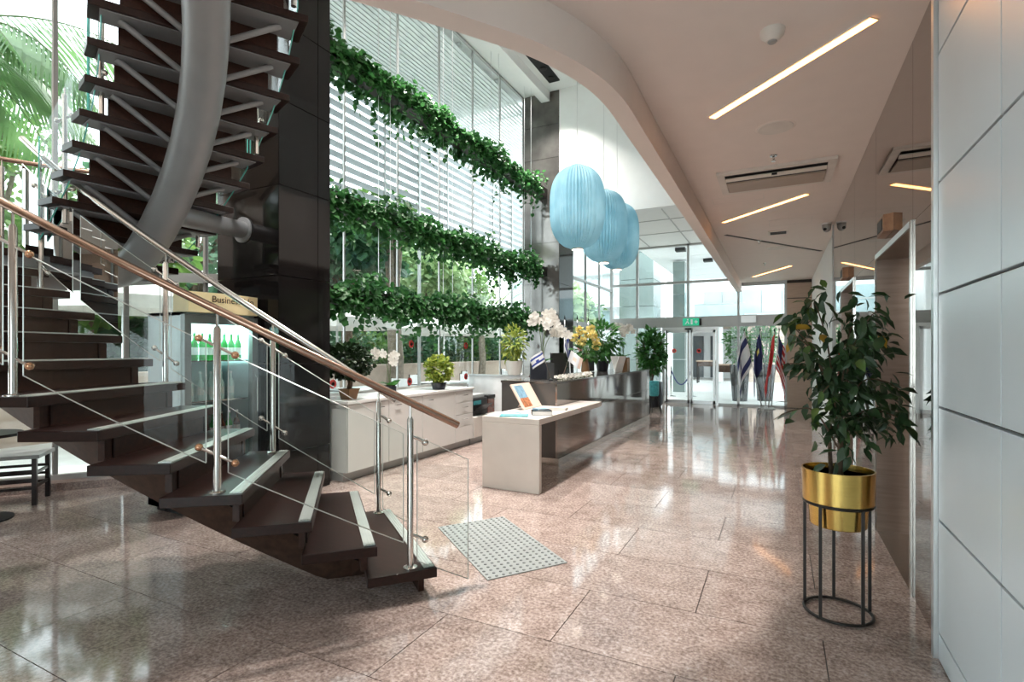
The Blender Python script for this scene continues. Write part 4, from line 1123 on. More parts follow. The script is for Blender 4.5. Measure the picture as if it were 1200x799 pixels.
# ================================================================== PLANT ON BRASS STAND
PC = V(.295, 3.42, 0)
r = thing('plant_stand', PC, 'dark metal ring stand with slim legs under the brass pot', 'plant stand')
for z, rr in ((.012, .165), (.615, .165)):
    MB().tube([PC+V(rr*math.cos(a*PI/16), rr*math.sin(a*PI/16), z) for a in range(33)], .0085, 8, False).build('ring', M['blackmetal'], r, smooth=True)
for i in range(5):
    a = i*2*PI/5 + .35
    MB().box(PC.x+.165*math.cos(a)-.008, PC.x+.165*math.cos(a)+.008, PC.y+.165*math.sin(a)-.008, PC.y+.165*math.sin(a)+.008, .012, .615).build('leg', M['blackmetal'], r)
r = thing('ficus', PC+V(0, 0, .49), 'ficus with dark glossy leaves in a brass pot on the metal stand', 'plant')
MB().lathe([(.001, .49), (.133, .49), (.138, .495), (.146, .622), (.172, .626), (.176, .80), (.17, .80), (.168, .76)], PC, 40).build('brass_pot', M['brass'], r, smooth=True, auto=35)
MB().lathe([(.001, .765), (.169, .765)], PC, 28).build('soil', M['soil'], r)
tips = []
rs = random.Random(5)
BR = [(-.22, -.02, 1.52), (-.19, .05, 1.38), (.22, .08, 1.48), (.10, -.10, 1.62), (-.08, .05, 1.68), (.30, .05, 1.28), (-.26, .0, 1.12), (.05, .12, 1.35), (-.14, -.12, 1.25), (.20, -.1, 1.12), (-.02, -.15, 1.45), (.34, .16, 1.06), (-.18, .1, 1.58), (.14, .1, 1.6), (.0, -.1, 1.05)]
rtv = V(.892, .452, 0); fwv = V(-.452, .892, 0)
MB().tube([PC+V(.01, 0, .76), PC+V(.015, .0, 1.0), PC+V(-.005, .01, 1.2)], [.017, .014, .010], 8).build('trunk', M['bark'], r, smooth=True)
MB().tube([PC+V(-.03, .02, .76), PC+V(-.04, .02, .98), PC+V(-.02, .01, 1.25)], [.012, .010, .007], 8).build('trunk', M['bark'], r, smooth=True)
for (a, b, z) in BR:
    e = PC + rtv*a + fwv*b + V(0, 0, z)
    s = PC + V(0, 0, min(z-.2, 1.0 + .1*rs.random()))
    mid = s.lerp(e, .5) + V(0, 0, .10)
    cv = crom([tuple(s), tuple(mid), tuple(e), tuple(e + (e-mid).normalized()*.10 + V(0, 0, -.05))], 5)
    MB().tube(cv, [.006*(1-.7*i/len(cv)) for i in range(len(cv))], 5).build('branch', M['bark'], r)
    tips.append(cv)
def leafobj_mesh(m_, nm):
    b = MB(); T, F = leaf_template('long'); b.add([tuple(q) for q in T], F); return b.mesh(nm, m_, True)
LM = [leafobj_mesh(M['ficus'], 'leaf'), leafobj_mesh(M['ficusl'], 'leaf'), leafobj_mesh(M['ficusy'], 'leaf')]
def leafrot(d, roll):
    d = d.normalized(); n_ = V(0, 0, 1); y = n_.cross(d)
    if y.length < .1: y = V(1, 0, 0).cross(d)
    y.normalize(); z = d.cross(y)
    m3 = Matrix((d, y, z)).transposed() @ Matrix.Rotation(roll, 3, 'X'); return m3.to_euler()
cnt = 0
for i in range(285):
    cv = tips[i % len(tips)]
    q = cv[rs.randrange(4, len(cv))]
    off = V(rs.gauss(0, .05), rs.gauss(0, .05), rs.gauss(0, .045))
    p = q + off
    d = (p - PC - V(0, 0, p.z-.12)); d = V(d.x, d.y, 0)*1.4 + V(rs.gauss(0, .35), rs.gauss(0, .35), -.35 + rs.gauss(0, .35))
    if p.x > .60: p.x = .60
    L_ = rs.uniform(.075, .118)
    dd = d.normalized()
    if p.x + dd.x*L_ > .69 or (p-PC+dd*L_*.9).dot(rtv) < (-.24 if 1.16 < p.z < 1.56 else -.34): continue
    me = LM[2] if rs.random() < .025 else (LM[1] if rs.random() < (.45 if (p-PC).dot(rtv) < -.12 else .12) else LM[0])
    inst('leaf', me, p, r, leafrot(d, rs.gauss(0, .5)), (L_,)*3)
P = []; D = []
for i in range(520):
    q = tips[rs.randrange(len(tips))]; q = q[rs.randrange(2, len(q))]
    p = q + V(rs.gauss(0, .05), rs.gauss(0, .05), rs.gauss(0, .06)); P.append(tuple(p)); D.append((p.x-PC.x+rs.gauss(0, .3), p.y-PC.y+rs.gauss(0, .3), -.3+rs.gauss(0, .3)))
P = np.array(P); D = np.array(D); ok = ((P-np.array(PC)) @ np.array(rtv)) > -.17; P = P[ok]; D = D[ok]; P[:, 0] = np.minimum(P[:, 0], .58)
stuff(leaves(MB(), P, D, RNG.uniform(.07, .10, len(P)), 'long').build('inner_foliage', M['ficus'], r))

# ================================================================== TACTILE MAT
mc = [V(-2.50, 3.58, 0), V(-1.64, 2.89, 0), V(-1.29, 3.38, 0), V(-2.15, 4.07, 0)]
r = thing('tactile_mat', (-1.9, 3.48, 0), 'grey studded tactile mat on the floor before the stairs', 'mat')
MB().prism([p[:2] for p in mc], .001, .007).build('sheet', M['mat'], r)
q = MB()
for i in range(22):
    for j in range(12):
        a = (i+.5)/22; b = (j+.5)/12
        p = mc[0].lerp(mc[1], a).lerp(mc[3].lerp(mc[2], a), b)
        q.lathe([(.012, .007), (.009, .011), (.001, .0115)], p, 6)
stuff(q.build('studs', M['stud'], r))

# ================================================================== DRINKS FRIDGE
FX0, FX1, FY0, FY1 = -5.15, -4.60, 2.78, 3.50
r = thing('drinks_fridge', (-4.88, 3.14, 0), 'glass door drinks fridge with yellow header under the stairs', 'fridge')
b = MB()
b.box(FX0, FX1-.06, FY0, FY0+.03, .05, 1.80); b.box(FX0, FX1-.06, FY1-.03, FY1, .05, 1.80); b.box(FX0, FX1-.06, FY0, FY1, 1.77, 1.80); b.box(FX0, FX1-.06, FY0, FY1, .05, .20)
b.build('cabinet', M['fridgew'], r)
MB().box(FX0, FX0+.03, FY0+.03, FY1-.03, .2, 1.77).build('back_liner', M['fridgein'], r)
MB().box(FX0+.05, FX1-.1, FY0+.05, FY1-.05, 0, .05).build('base', M['black'], r)
d = MB()
d.box(FX1-.06, FX1, FY0, FY0+.06, .1, 1.78); d.box(FX1-.06, FX1, FY1-.06, FY1, .1, 1.78); d.box(FX1-.06, FX1, FY0+.06, FY1-.06, 1.70, 1.78); d.box(FX1-.06, FX1, FY0+.06, FY1-.06, .1, .2)
dr = d.build('door', M['fridged'], r)
MB().add([(FX1-.03, FY0+.06, .2), (FX1-.03, FY1-.06, .2), (FX1-.03, FY1-.06, 1.70), (FX1-.03, FY0+.06, 1.70)], [(0, 1, 2, 3)]).build('door_glass', M['railglass'], dr)
MB().tube([(FX1, FY1-.03, .85), (FX1+.03, FY1-.03, .87), (FX1+.03, FY1-.03, 1.2), (FX1, FY1-.03, 1.22)], .009, 8).build('handle', M['chrome'], dr)
MB().box(FX0+.1, FX1-.12, FY0+.1, FY1-.1, 1.745, 1.765).build('lamp', M['fridgelamp'], r)
SH = [.22, .62, 1.0, 1.37]
for z in SH: MB().box(FX0+.03, FX1-.08, FY0+.032, FY1-.05, z-.012, z).build('shelf', M['chrome'], r)
ORD = ['first', 'second', 'third', 'fourth', 'fifth', 'sixth', 'seventh', 'eighth', 'ninth']
def bottle(y, x, z, m_, label, grp):
    t = thing('bottle', (x, y, z), label, 'bottle', grp)
    MB().lathe([(.028, 0), (.031, .01), (.031, .15), (.012, .2), (.011, .245)], (x, y, z), 10).build('glass_body', m_, t, smooth=True, auto=50)
    MB().lathe([(.014, .245), (.014, .262), (.001, .264)], (x, y, z), 8).build('cap', M['whitev'], t)
    MB().lathe([(.0318, .05), (.0318, .12)], (x, y, z), 10).build('bottle_label', M['paper'], t)
for i in range(8):
    y = FY0+.10+i*.072
    bottle(y, FX1-.14, SH[3], M['bottle'], ORD[i] + ' green bottle from the left on the top fridge shelf', 'bottles on the top fridge shelf')
for i in range(7):
    y = FY0+.11+i*.08
    bottle(y, FX1-.14, SH[1], M['bottled'] if i % 2 == 0 else M['bottle'], ORD[i] + ' bottle from the left on the low fridge shelf, ' + ('dark red' if i % 2 == 0 else 'green'), 'bottles on a low fridge shelf')
for i in range(6):
    y = FY0+.12+i*.095
    bottle(y, FX1-.15, SH[0], M['bottle'], ORD[i] + ' green bottle from the left on the bottom fridge shelf', 'bottles on the bottom fridge shelf')
for i in range(5):
    y = FY0+.14+i*.1
    bottle(y, FX1-.16, SH[2], M['fridgein'], ORD[i] + ' pale bottle from the left on the second fridge shelf', 'bottles on the second fridge shelf')
hb = MB(); N = 10; pts2 = []
for i in range(N+1):
    s = i/N; pts2.append((FX1+.02+.05*math.sin(s*PI), FY0+.02+(FY1-FY0-.04)*s))
hb.prism(pts2 + [(FX1-.2, FY1-.02), (FX1-.2, FY0+.02)], 1.80, 1.98)
hd = hb.build('header_sign', M['signy'], r)
def text_mesh(txt, size, mat_, Mx, name, parent, ext=.001):
    cu = bpy.data.curves.new(name, 'FONT'); cu.body = txt; cu.size = size; cu.extrude = ext; cu.align_x = 'CENTER'; cu.align_y = 'CENTER'
    to = bpy.data.objects.new(name, cu); COL.objects.link(to)
    dg = bpy.context.evaluated_depsgraph_get(); me = bpy.data.meshes.new_from_object(to.evaluated_get(dg))
    bpy.data.objects.remove(to, do_unlink=True)
    b = MB(); b.v = [tuple(Mx @ v.co) for v in me.vertices]; b.f = [list(p.vertices) for p in me.polygons]; b.m = [0]*len(b.f)
    o = b.build(name, mat_, parent); bpy.data.meshes.remove(me); return o
RX = Matrix(((0, 0, 1, 0), (1, 0, 0, 0), (0, 1, 0, 0), (0, 0, 0, 1)))   # text facing +x
stuff(text_mesh('Business Ho', .085, M['ink'], Matrix.Translation((FX1+.071, 3.19, 1.92)) @ RX, 'lettering', hd))

# ================================================================== STOOL, TABLE BASE
r = thing('bench', (-6.55, 2.3, 0), 'dark wooden bench with slatted sides and grey top at the left edge', 'bench')
bx = V(-.79, .61, 0).normalized(); by = V(-.61, -.79, 0)
o0 = V(-6.25, 2.39, 0)
def bp(a, b, z): return o0 + bx*a + by*b + V(0, 0, z)
for a, b in ((.02, .02), (.36, .02), (.02, .93), (.36, .93)):
    MB().obox(bp(a, b, .22), bx, by, (0, 0, 1), .018, .018, .22).build('leg', M['darkwood'], r)
for b in (.02, .93):
    for z in (.17, .30): MB().bar(bp(.02, b, z), bp(.36, b, z), .02, .025).build('end_rail', M['darkwood'], r)
for z in (.16, .24, .32): MB().bar(bp(.02, .02, z), bp(.02, .93, z), .02, .025).build('side_slat', M['darkwood'], r)
for z in (.16, .24, .32): MB().bar(bp(.36, .02, z), bp(.36, .93, z), .02, .025).build('side_slat', M['darkwood'], r)
MB().obox(bp(.19, .475, .46), bx, by, (0, 0, 1), .21, .50, .018).build('seat_top', M['greytop'], r, bevel=.004)
r = thing('pedestal_table', (-6.1, 1.95, 0), 'round black table base disc on the floor at the left edge', 'table')
MB().lathe([(.24, 0), (.24, .012), (.05, .03)], (-6.12, 1.93, 0), 28).build('base', M['black'], r)
MB().tube([(-6.12, 1.93, .02), (-6.12, 1.93, .72)], .03, 12).build('pole', M['black'], r)
MB().lathe([(.30, .72), (.30, .745)], (-6.12, 1.93, 0), 28).build('top', M['darkwood'], r)

# ================================================================== RED STICKERS ON THE GLASS
def sticker(u, v, label, x=None, y=None):
    a = (u-600)/615; b = (412-v)/615; cy, sy = .8918, .4524
    dx, dy = -sy + a*cy, cy + a*sy
    if x is not None: t = x/dx
    else: t = y/dy
    p = V(dx*t, dy*t, CAMH + b*t)
    ax = (1, 0, 0) if x is not None else (0, -1, 0)
    r = thing('safety_sticker', p, label, 'sticker', 'red round stickers on the glass')
    q = Vector(ax)
    MB().lathe([(.028, 0), (.062, 0), (.062, .003), (.028, .003), (.028, 0)], p, 20, axis=ax, caps=False).build('red_ring', M['red'], r)
    MB().lathe([(.001, .001), (.03, .001)], p, 16, axis=ax).build('white_centre', M['whitev'], r)
gx = XF+.012
for u, v, lb in ((390, 450, 'red round sticker on the glass beside the black column'), (482, 403, 'red round sticker on the glass above the small orchid'), (480, 447, 'red round sticker on the glass right of the small orchid pot'),
                 (546, 405, 'red round sticker on the glass above the round shrub'), (546, 441, 'red round sticker on the glass right of the round shrub'), (593, 405, 'red round sticker on the glass above the tall white pot')):
    sticker(u, v, lb, x=gx)
for u, v, lb in ((790, 411, 'round red sticker on the left entrance door leaf'), (819, 411, 'round red sticker on the right entrance door leaf'), (922, 402, 'red sticker on the glass beside the brown stone wall')):
    sticker(u, v, lb, y=YB-.04)

# ================================================================== OUTSIDE, WEST SIDE
# white louvre screen and slatted pergola roof beyond the glass facade
LX = -7.6
r = thing('louvre_screen', (LX, 10.8, 0), 'white horizontal louvre screen on posts outside the glass facade', 'louvre screen')
Y0, Y1 = 5.0, 17.2
for i in range(15):
    z = 4.28 + i*.195
    MB().obox((LX, (Y0+Y1)/2, z), (0, 1, 0), V(.75, 0, .66).normalized(), V(-.66, 0, .75).normalized(), (Y1-Y0)/2, .058, .010).build('slat', M['louvre'], r)
k = 0; y = 5.2
while y < 17.2:
    wd = .032 if k % 4 == 0 else .02
    MB().box(LX+.06, LX+.06+wd*1.6, y-wd, y+wd, 0.02 if k % 4 == 0 else 4.18, 7.12).build('post', M['alud'], r); y += 1.2; k += 1
MB().box(LX-.05, LX+.1, Y0, Y1, 4.10, 4.18).build('bottom_rail', M['alu'], r)
r = thing('pergola_roof', (-6.45, 10.8, 7.15), 'slatted white pergola roof above the ivy outside the glass', 'pergola')
q = MB()
for i in range(24):
    x = -5.38 - i*.093
    q.box(x-.032, x+.032, Y0, Y1, 7.15, 7.17)
stuff(q.build('roof_slats', M['roofslat'], r))
for y in (5.4, 6.9, 8.4, 9.9, 11.4, 12.9, 14.4, 15.9):
    MB().box(LX, -5.34, y-.04, y+.04, 7.175, 7.27).build('beam', M['roofslat'], r)
MB().box(LX-.05, LX+.08, Y0, Y1, 7.175, 7.3).build('edge_beam', M['roofslat'], r)

r = thing('garden_wall', (-10.3, 14, 0), 'low beige rendered wall around the garden terrace', 'wall')
for a in range(8):
    MB().box(-10.45, -10.2, 2.0+a*3, 5.0+a*3-.02, .0, 1.02).build('wall_section', M['beigewall'], r)
MB().box(-10.5, -10.15, 2.0, 26, 1.02, 1.08).build('coping', M['beigewall'], r)

def shrub(x, y, z, rx, rz, n, m_, label, s=(.1, .18), grp='shrubs behind the garden wall'):
    t = thing('shrub', (x, y, 0), label, 'shrub', grp)
    P, D = ball_pts(n, (x, y, z), (rx, rx, rz), .3)
    stuff(leaves(MB(), P, D+rdirs(n, k=.6), RNG.uniform(*s, n), 'ivy').build('foliage', m_, t))
    for i in range(3): MB().tube([(x+.05*i, y, .02), (x+.2*(i-1), y+.1*i, z)], .02, 5).build('stem', M['bark'], t)
for i in range(9):
    shrub(-11.6-.4*(i % 2), 8.2+i*1.75, 1.35+.15*(i % 3), 1.0, .75, 700, M['gardendark'] if i % 3 else M['gardenleaf'],
          ORD[i] + ' green shrub from the black column, growing behind the beige wall')

def tree(x, y, h, zc, rx, rz, n, m_, label, s=(.18, .32), tr=.14, bark='bark', nm='tree'):
    t = thing(nm, (x, y, 0), label, 'tree', 'garden trees')
    MB().tube([(x, y, .0), (x+.08, y, h*.4), (x-.05, y+.05, h*.75), (x, y, zc)], [tr*1.2, tr, tr*.85, tr*.4], 10).build('trunk', M[bark], t, smooth=True)
    for i in range(5):
        a = i*1.26; MB().tube([(x, y, h*.62+.1*i), (x+rx*.3*math.cos(a), y+rx*.3*math.sin(a), zc-.1*rz), (x+rx*.7*math.cos(a), y+rx*.7*math.sin(a), zc+.2*rz)], [tr*.5, tr*.3, .02], 6).build('branch', M[bark], t, smooth=True)
    m2 = MB(); k = 9
    for i in range(k):
        d = RNG.normal(size=3); d /= np.linalg.norm(d); c = np.array([x, y, zc]) + d*np.array([rx, rx, rz])*.55
        P, D = ball_pts(n//k, c, (rx*.55, rx*.55, rz*.55), .2)
        leaves(m2, P, D+rdirs(n//k, (0, 0, -.4), .6), RNG.uniform(*s, n//k), 'ivy')
    stuff(m2.build('foliage', m_, t))
tree(-10.4, 10.6, 3.2, 4.3, 1.7, 1.3, 2200, M['gardendark'], 'dense bluish green tree outside, behind the left part of the middle ivy trough', tr=.16)
tree(-8.9, 10.75, 3.2, 5.0, .9, .8, 300, M['gardenleaf'], 'tree with a thick grey trunk outside the glass, left of the parasol', tr=.20, bark='barkl')
tree(-11.5, 15.2, 3.0, 4.2, 1.8, 1.3, 1800, M['gardenpale'], 'pale green tree outside, behind the middle of the lower ivy', tr=.13)
tree(-13.0, 20.5, 3.2, 4.2, 2.2, 1.6, 1700, M['gardenleaf'], 'broad green tree beyond the palm near the far column', tr=.15)
tree(-15.5, 9.5, 3.5, 5.2, 2.6, 2.4, 1600, M['gardendark'], 'tall dark tree in the far background of the garden', tr=.2)
tree(-16.5, 15.0, 3.5, 5.0, 2.6, 2.2, 1600, M['gardenleaf'], 'tall green tree in the far background behind the beige wall', tr=.2)
tree(-12.5, 5.6, 2.6, 3.6, 1.9, 1.6, 1900, M['gardenleaf'], 'bright green tree seen through the curved glass beside the black column', tr=.14)
tree(-12.0, 3.2, 2.5, 2.9, 1.4, 1.3, 2600, M['gardenpale'], 'light green tree seen behind the handrails of the stairs', s=(.1, .18), tr=.10, bark='barkl')
tree(-14.5, 2.6, 3.0, 5.0, 1.8, 1.7, 900, M['gardenpale'], 'slender pale tree at the far left behind the palm', tr=.13, bark='barkl')
tree(-14.0, 4.4, 3.0, 5.2, 1.8, 1.6, 1800, M['gardenleaf'], 'tall leafy tree behind the palm, seen left of the upper stair treads', s=(.12, .22), tr=.14, bark='barkl')
tree(-12.8, 2.0, 2.6, 4.0, 1.3, 1.4, 1700, M['gardendark'], 'dark green tree below the palm at the left edge', s=(.1, .18), tr=.1, bark='barkl')
tree(-10.0, 2.75, 3.6, 4.9, .55, .5, 500, M['gardenleaf'], 'slim tree with a bare grey trunk at the left edge', s=(.08, .14), tr=.11, bark='barkl')

def hedge(x0, x1, y0, y1, h, n, label):
    t = thing('hedge', ((x0+x1)/2, (y0+y1)/2, 0), label, 'hedge')
    MB().box(x0+.1, x1-.1, y0, y1, .02, h-.1).build('inner_growth', M['gardendark'], t)
    P = np.stack([x1 - .1 + RNG.random(n)*.25, RNG.uniform(y0, y1, n), RNG.uniform(.05, h+.1, n)], 1)
    k = n//5; P[:k, 0] = RNG.uniform(x0, x1, k); P[:k, 2] = h-.1+RNG.random(k)*.3
    stuff(leaves(MB(), P, rdirs(n, (.8, 0, .1), .7), RNG.uniform(.16, .30, n), 'ivy').build('foliage', M['gardendark'], t))
hedge(-13.9, -13.1, 3.0, 25.0, 2.5, 5200, 'long tall clipped hedge closing the garden behind the beige wall')
def frond(parent, base, dirv, L, droop, n=34, ll=.6, m_='palm', rise=.5):
    d = Vector(dirv).normalized(); side = d.cross(V(0, 0, 1)).normalized()
    pts = [base + d*L*t*(1-.15*t) + V(0, 0, L*(rise*t - droop*t*t)) for t in [i/12 for i in range(13)]]
    MB().tube(pts, [.022*(1-.8*i/12) for i in range(13)], 6).build('midrib', M['stem'], parent)
    P = []; D = []; S = []; N = []
    for i in range(n):
        t = .12 + .88*i/n; q = t*12; k = min(11, int(q)); p = pts[k].lerp(pts[k+1], q-k); tg = (pts[k+1]-pts[k]).normalized()
        for s in (1, -1):
            P.append(tuple(p)); D.append(tuple(side*s*.9 + tg*.75 + V(0, 0, -.55-.3*t))); S.append(ll*math.sin(PI*(.12+.80*t))); N.append((0, 0, 1))
    stuff(leaves(MB(), P, D, S, 'blade', N).build('frond', M[m_], parent))
def palm(x, y, zc, label, nf=11, L=2.4, ll=.75, tr=.13, m_='palm', rise=.55, droop=.75):
    t = thing('palm_tree', (x, y, 0), label, 'palm tree', 'garden palms')
    MB().tube([(x, y, 0), (x+.1, y, zc*.5), (x, y, zc)], [tr*1.2, tr, tr*.9], 10).build('trunk', M['barkl'], t, smooth=True)
    for i in range(nf):
        a = 2*PI*i/nf + .2; frond(t, V(x, y, zc), (math.cos(a), math.sin(a), 0), L*(.85+.25*(i % 3)/2), droop*(.8+.3*(i % 2)), ll=ll, m_=m_, rise=rise*(.7+.6*((i*7) % 5)/5))
palm(-10.4, 2.5, 5.7, 'large feather palm outside the curved glass at the upper left', 17, 3.0, 1.1)
palm(-9.6, 16.4, 2.3, 'fan shaped palm outside the glass near the far column', 15, 2.6, .6, .12, 'gardenpale', 1.5, .55)
palm(-11.2, 19.2, 2.6, 'second palm behind the fan palm near the far column', 11, 2.3, .7, .12)

def parasol(x, y, z, rr, label):
    t = thing('parasol', (x, y, 0), label, 'parasol', 'white terrace parasols')
    MB().tube([(x, y, .02), (x, y, z+.45)], .025, 10).build('pole', M['alu'], t)
    MB().lathe([(.28, .02), (.28, .07), (.05, .09)], (x, y, 0), 20).build('base', M['alud'], t)
    b = MB()
    for k in range(8):
        a0, a1 = PI*k/4, PI*(k+1)/4
        p0, p1 = V(x+rr*math.cos(a0), y+rr*math.sin(a0), z), V(x+rr*math.cos(a1), y+rr*math.sin(a1), z); tp = V(x, y, z+.42)
        b.add([tp, p0, p1], [(0, 1, 2)]); b.add([p0, p0-V(0, 0, .2), p1-V(0, 0, .2), p1], [(0, 1, 2, 3)])
    b.build('canopy', M['canopy'], t)
    for k in range(8):
        a0 = PI*k/4; MB().tube([(x, y, z+.40), (x+rr*.98*math.cos(a0), y+rr*.98*math.sin(a0), z-.01)], .008, 5).build('rib', M['alu'], t)
parasol(-8.6, 8.5, 2.15, 1.35, 'white parasol outside, left of the thick grey trunk')
parasol(-9.0, 13.2, 2.15, 1.3, 'white parasol outside, above the low beige wall in the middle')
parasol(-8.9, 17.6, 2.2, 1.3, 'white parasol outside, farthest along the facade')
parasol(-9.5, 4.75, 2.3, 1.25, 'white parasol seen through the curved glass under the stairs')

def cafe_table(x, y, label):
    t = thing('terrace_table', (x, y, 0), label, 'table', 'white terrace tables')
    MB().box(x-.4, x+.4, y-.4, y+.4, .72, .75).build('top', M['whitev'], t)
    MB().tube([(x, y, .03), (x, y, .72)], .035, 10).build('pole', M['alu'], t)
    MB().lathe([(.25, .02), (.25, .04), (.05, .06)], (x, y, 0), 18).build('base', M['alu'], t)
def cafe_chair(x, y, a, label):
    t = thing('terrace_chair', (x, y, .02), label, 'chair', 'terrace chairs')
    Rz = Matrix.Translation((x, y, .02)) @ Matrix.Rotation(a, 4, 'Z')
    MB().box(-.22, .22, -.22, .22, .43, .47).xf(Rz).build('seat', M['whitev'], t)
    MB().box(-.20, .20, .2, .23, .55, .86).xf(Rz).build('backrest', M['whitev'], t)
    for sx in (-.21, .21):
        MB().tube([(sx, .22, 0), (sx, .22, .88)], .013, 6).xf(Rz).build('leg', M['blackmetal'], t)
        MB().tube([(sx, -.2, 0), (sx, -.2, .64), (sx, .22, .64)], .013, 6).xf(Rz).build('leg', M['blackmetal'], t)
for i, (x, y, lb) in enumerate([(-7.2, 7.9, 'nearest'), (-7.0, 10.3, 'second'), (-7.1, 12.8, 'third'), (-7.1, 15.2, 'farthest')]):
    cafe_table(x, y, lb + ' white terrace table outside the glass facade')
    cafe_chair(x-.75, y+.1, PI/2+.2, 'white terrace chair on the garden side of the %s terrace table' % lb)
    cafe_chair(x+.05, y+.75, .1, 'white terrace chair at the far side of the %s terrace table' % lb)

# ================================================================== OUTSIDE, ENTRANCE SIDE
r = thing('entrance_canopy', (-.5, 20.3, 4.7), 'flat white canopy with square downlights outside the entrance', 'canopy')
for i in range(6):
    MB().box(-4.0, 3.5, 15.5+i*1.6, 17.1+i*1.6-.02, 4.72, 4.95).build('soffit_panel', M['bldg'], r)
for k, (u_, yy) in enumerate(((-2.75, 17.2), (-2.2, 19.6), (-1.75, 22.2))):
    MB().box(u_-.15, u_+.15, yy-.15, yy+.15, 4.62, 4.72).build('downlight', M['black'], r)
for xx in (-3.6, 3.0): MB().box(xx-.12, xx+.12, 24.4, 24.64, .02, 4.72).build('pillar', M['bldg'], r)

r = thing('white_building', (0, 29, 0), 'white building with a teal window band facing the entrance', 'building')
MB().box(-5.0, 9, 27, 34, 2.72, 8.5).build('upper_storey', M['bldg'], r)
MB().box(-5.0, 9, 30.5, 34, 0.02, 2.72).build('recessed_wall', M['bldg'], r)
for i in range(7):
    x = -3.2 + i*.85
    w_ = MB().box(x, x+.80, 26.93, 26.99, 3.25, 4.35).build('window', M['bldgglass'], r)
    MB().box(x-.025, x, 26.90, 26.99, 3.25, 4.35).build('window_mullion', M['alu'], w_)
for i in range(3):
    x = 3.2 + i*1.2
    MB().box(x, x+.9, 26.93, 26.99, 3.4, 4.2).build('window', M['bldgglass'], r)
MB().box(-3.6, -1.4, 26.6, 26.64, 3.0, 3.7).build('balcony_glass', M['bldgglass'], r)
MB().box(-3.6, -1.4, 26.58, 26.66, 3.7, 3.75).build('balcony_rail', M['alu'], r)
for x in (-4.6, -2.6, .4, 3.5):
    MB().box(x-.2, x+.2, 27.2, 27.6, .02, 2.72).build('pillar', M['bldg'], r)
for x in (-4.2, -3.3, -2.2, 1.2, 2.4):
    MB().box(x, x+.55, 30.42, 30.5, .05, 2.3).build('shop_door', M['bldgdark'], r)
MB().box(-5.0, 9, 27.0, 30.4, 2.66, 2.715).build('passage_soffit', M['beigewall'], r)
r = thing('framed_picture', (-1.9, 27.1, 1.4), 'dark framed tan picture on the building opposite the entrance', 'picture')
MB().box(-1.15, -.75, 27.08, 27.14, 1.35, 2.15).build('frame', M['darkwood'], r); MB().box(-1.11, -.79, 27.07, 27.08, 1.40, 2.10).build('print', M['pinkpaper'], r)
MB().box(-1.4, .35, 27.15, 27.25, .02, 2.7).build('backing_wall', M['beigewall'], r)

r = thing('terrace_building', (-9.5, 30, 0), 'white building with stacked balconies seen through the corner glass', 'building')
MB().box(-14, -6.2, 27, 33, .02, 11).build('block', M['bldg'], r)
for i in range(5):
    z = 2.0 + i*1.75
    MB().box(-14.1, -6.0, 26.3, 27, z, z+.5).build('balcony', M['bldg'], r)
    for j in range(6):
        x = -13.6 + j*1.25
        MB().box(x, x+.9, 26.95, 27.01, z+.62, z+1.6).build('window', M['bldgglass'], r)
r = thing('glass_tower', (-4.9, 22, 0), 'grey green clad tower strip behind the entrance glazing', 'building')
for i in range(8):
    MB().box(-5.9, -4.5, 21.5, 23, .02+i*1.1, .02+(i+1)*1.1-.02).build('cladding_panel', M['towerglass'], r)
r = thing('facade_pillar', (-3.1, 19.5, 0), 'grey green pillar outside the left entrance door', 'pillar')
for i in range(4): MB().box(-3.35, -2.95, 19.3, 19.7, .02+i*1.16, .02+(i+1)*1.16-.015).build('cladding_panel', M['towerglass'], r)

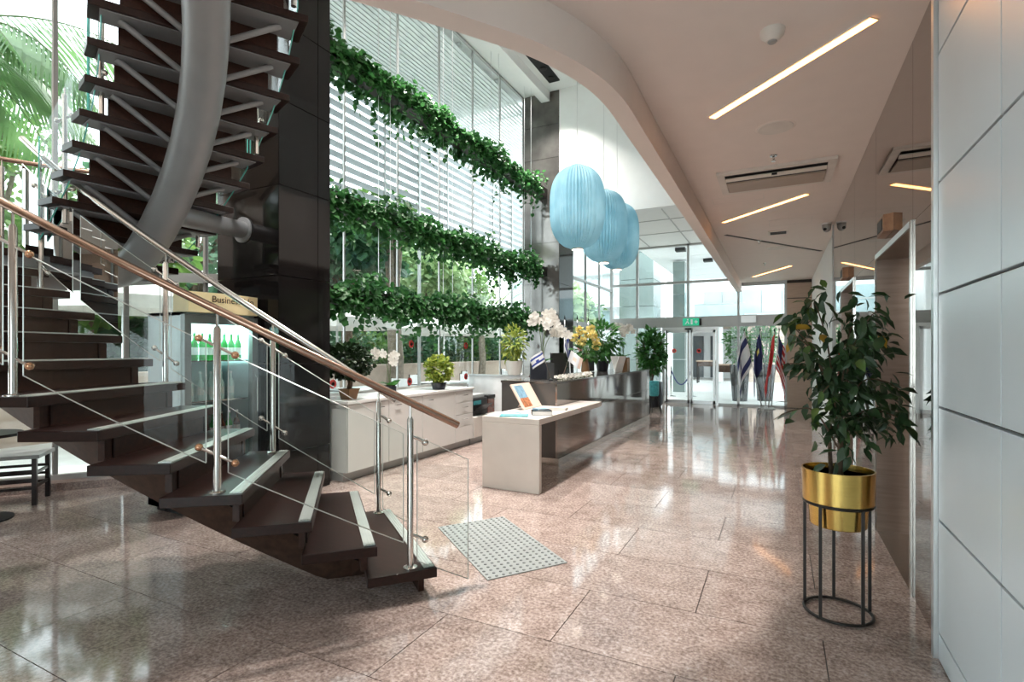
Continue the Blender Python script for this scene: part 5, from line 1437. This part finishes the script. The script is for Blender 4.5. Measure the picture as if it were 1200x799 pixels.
def stanchion(x, y, label):
    t = thing('rope_stanchion', (x, y, .02), label, 'stanchion', 'rope stanchions')
    MB().lathe([(.16, 0), (.16, .02), (.03, .04)], (x, y, .02), 18).build('base', M['chrome'], t)
    MB().tube([(x, y, .04), (x, y, .95)], .025, 10).build('post', M['chrome'], t)
    MB().ico((x, y, .98), .04).build('finial', M['chrome'], t, smooth=True)
    return t
stanchion(-3.05, 17.2, 'chrome rope post outside the left door leaf')
stanchion(-2.45, 17.4, 'chrome rope post outside, nearer the middle of the doors')
r = thing('barrier_rope', (-2.75, 17.3, .4), 'dark rope sagging between the two chrome posts', 'rope')
MB().tube([(-3.05+.6*t, 17.2+.2*t, .9-.55*4*t*(1-t)*.9) for t in [i/14 for i in range(15)]], .02, 8).build('rope', M['navy'], r, smooth=True)
for e in ((-3.03, 17.207, .88), (-2.47, 17.393, .88)): MB().ico(e, .028).build('hook', M['chrome'], r)
def bar_table(x, y, label):
    t = thing('bar_table', (x, y, .02), label, 'table', 'brown bar tables')
    MB().box(x-.45, x+.45, y-.3, y+.3, 1.0, 1.05).build('top', M['brownstone'], t)
    MB().box(x-.42, x+.42, y-.27, y+.27, .78, 1.0).build('apron', M['stringer'], t)
    for sx in (-.4, .4):
        for sy in (-.25, .25): MB().box(x+sx-.025, x+sx+.025, y+sy-.025, y+sy+.025, .02, .78).build('leg', M['blackmetal'], t)
bar_table(-1.45, 18.6, 'brown high table outside, right of the entrance doors')
bar_table(-2.9, 25.5, 'brown high table far outside in front of the shop doors')
def tall_planter(x, y, label):
    t = thing('tall_planter', (x, y, .02), label, 'planter', 'tall black planters')
    MB().lathe([(.20, 0), (.27, 1.05), (.24, 1.05), (.23, 1.0)], (x, y, .02), 24).build('pot', M['black'], t, smooth=True, auto=40)
    MB().lathe([(.001, 1.0), (.235, 1.0)], (x, y, .02), 20).build('soil', M['soil'], t)
    for i in range(5): MB().tube([(x, y, 1.0), (x+.2*math.cos(i*1.3), y+.2*math.sin(i*1.3), 1.9)], .012, 6).build('stem', M['bark'], t)
    P, D = ball_pts(700, (x, y, 1.65), (.42, .42, .62), .2); stuff(leaves(MB(), P, D+rdirs(700, (0, 0, .2), .5), RNG.uniform(.1, .17, 700), 'long').build('foliage', M['plantgreen'], t))
tall_planter(-1.0, 16.6, 'tall black planter with a shrub outside, left of the flags')
tall_planter(-.35, 17.0, 'tall black planter with a shrub outside, behind the flags')
tree(-7.6, 19.2, 2.2, 2.9, 1.3, 1.2, 1300, M['gardenpale'], 'pale tree outside the corner glass beyond the far column', tr=.1)
tree(-8.8, 23.5, 2.2, 3.0, 1.5, 1.3, 1100, M['gardenleaf'], 'green tree in front of the balconied building', tr=.1)
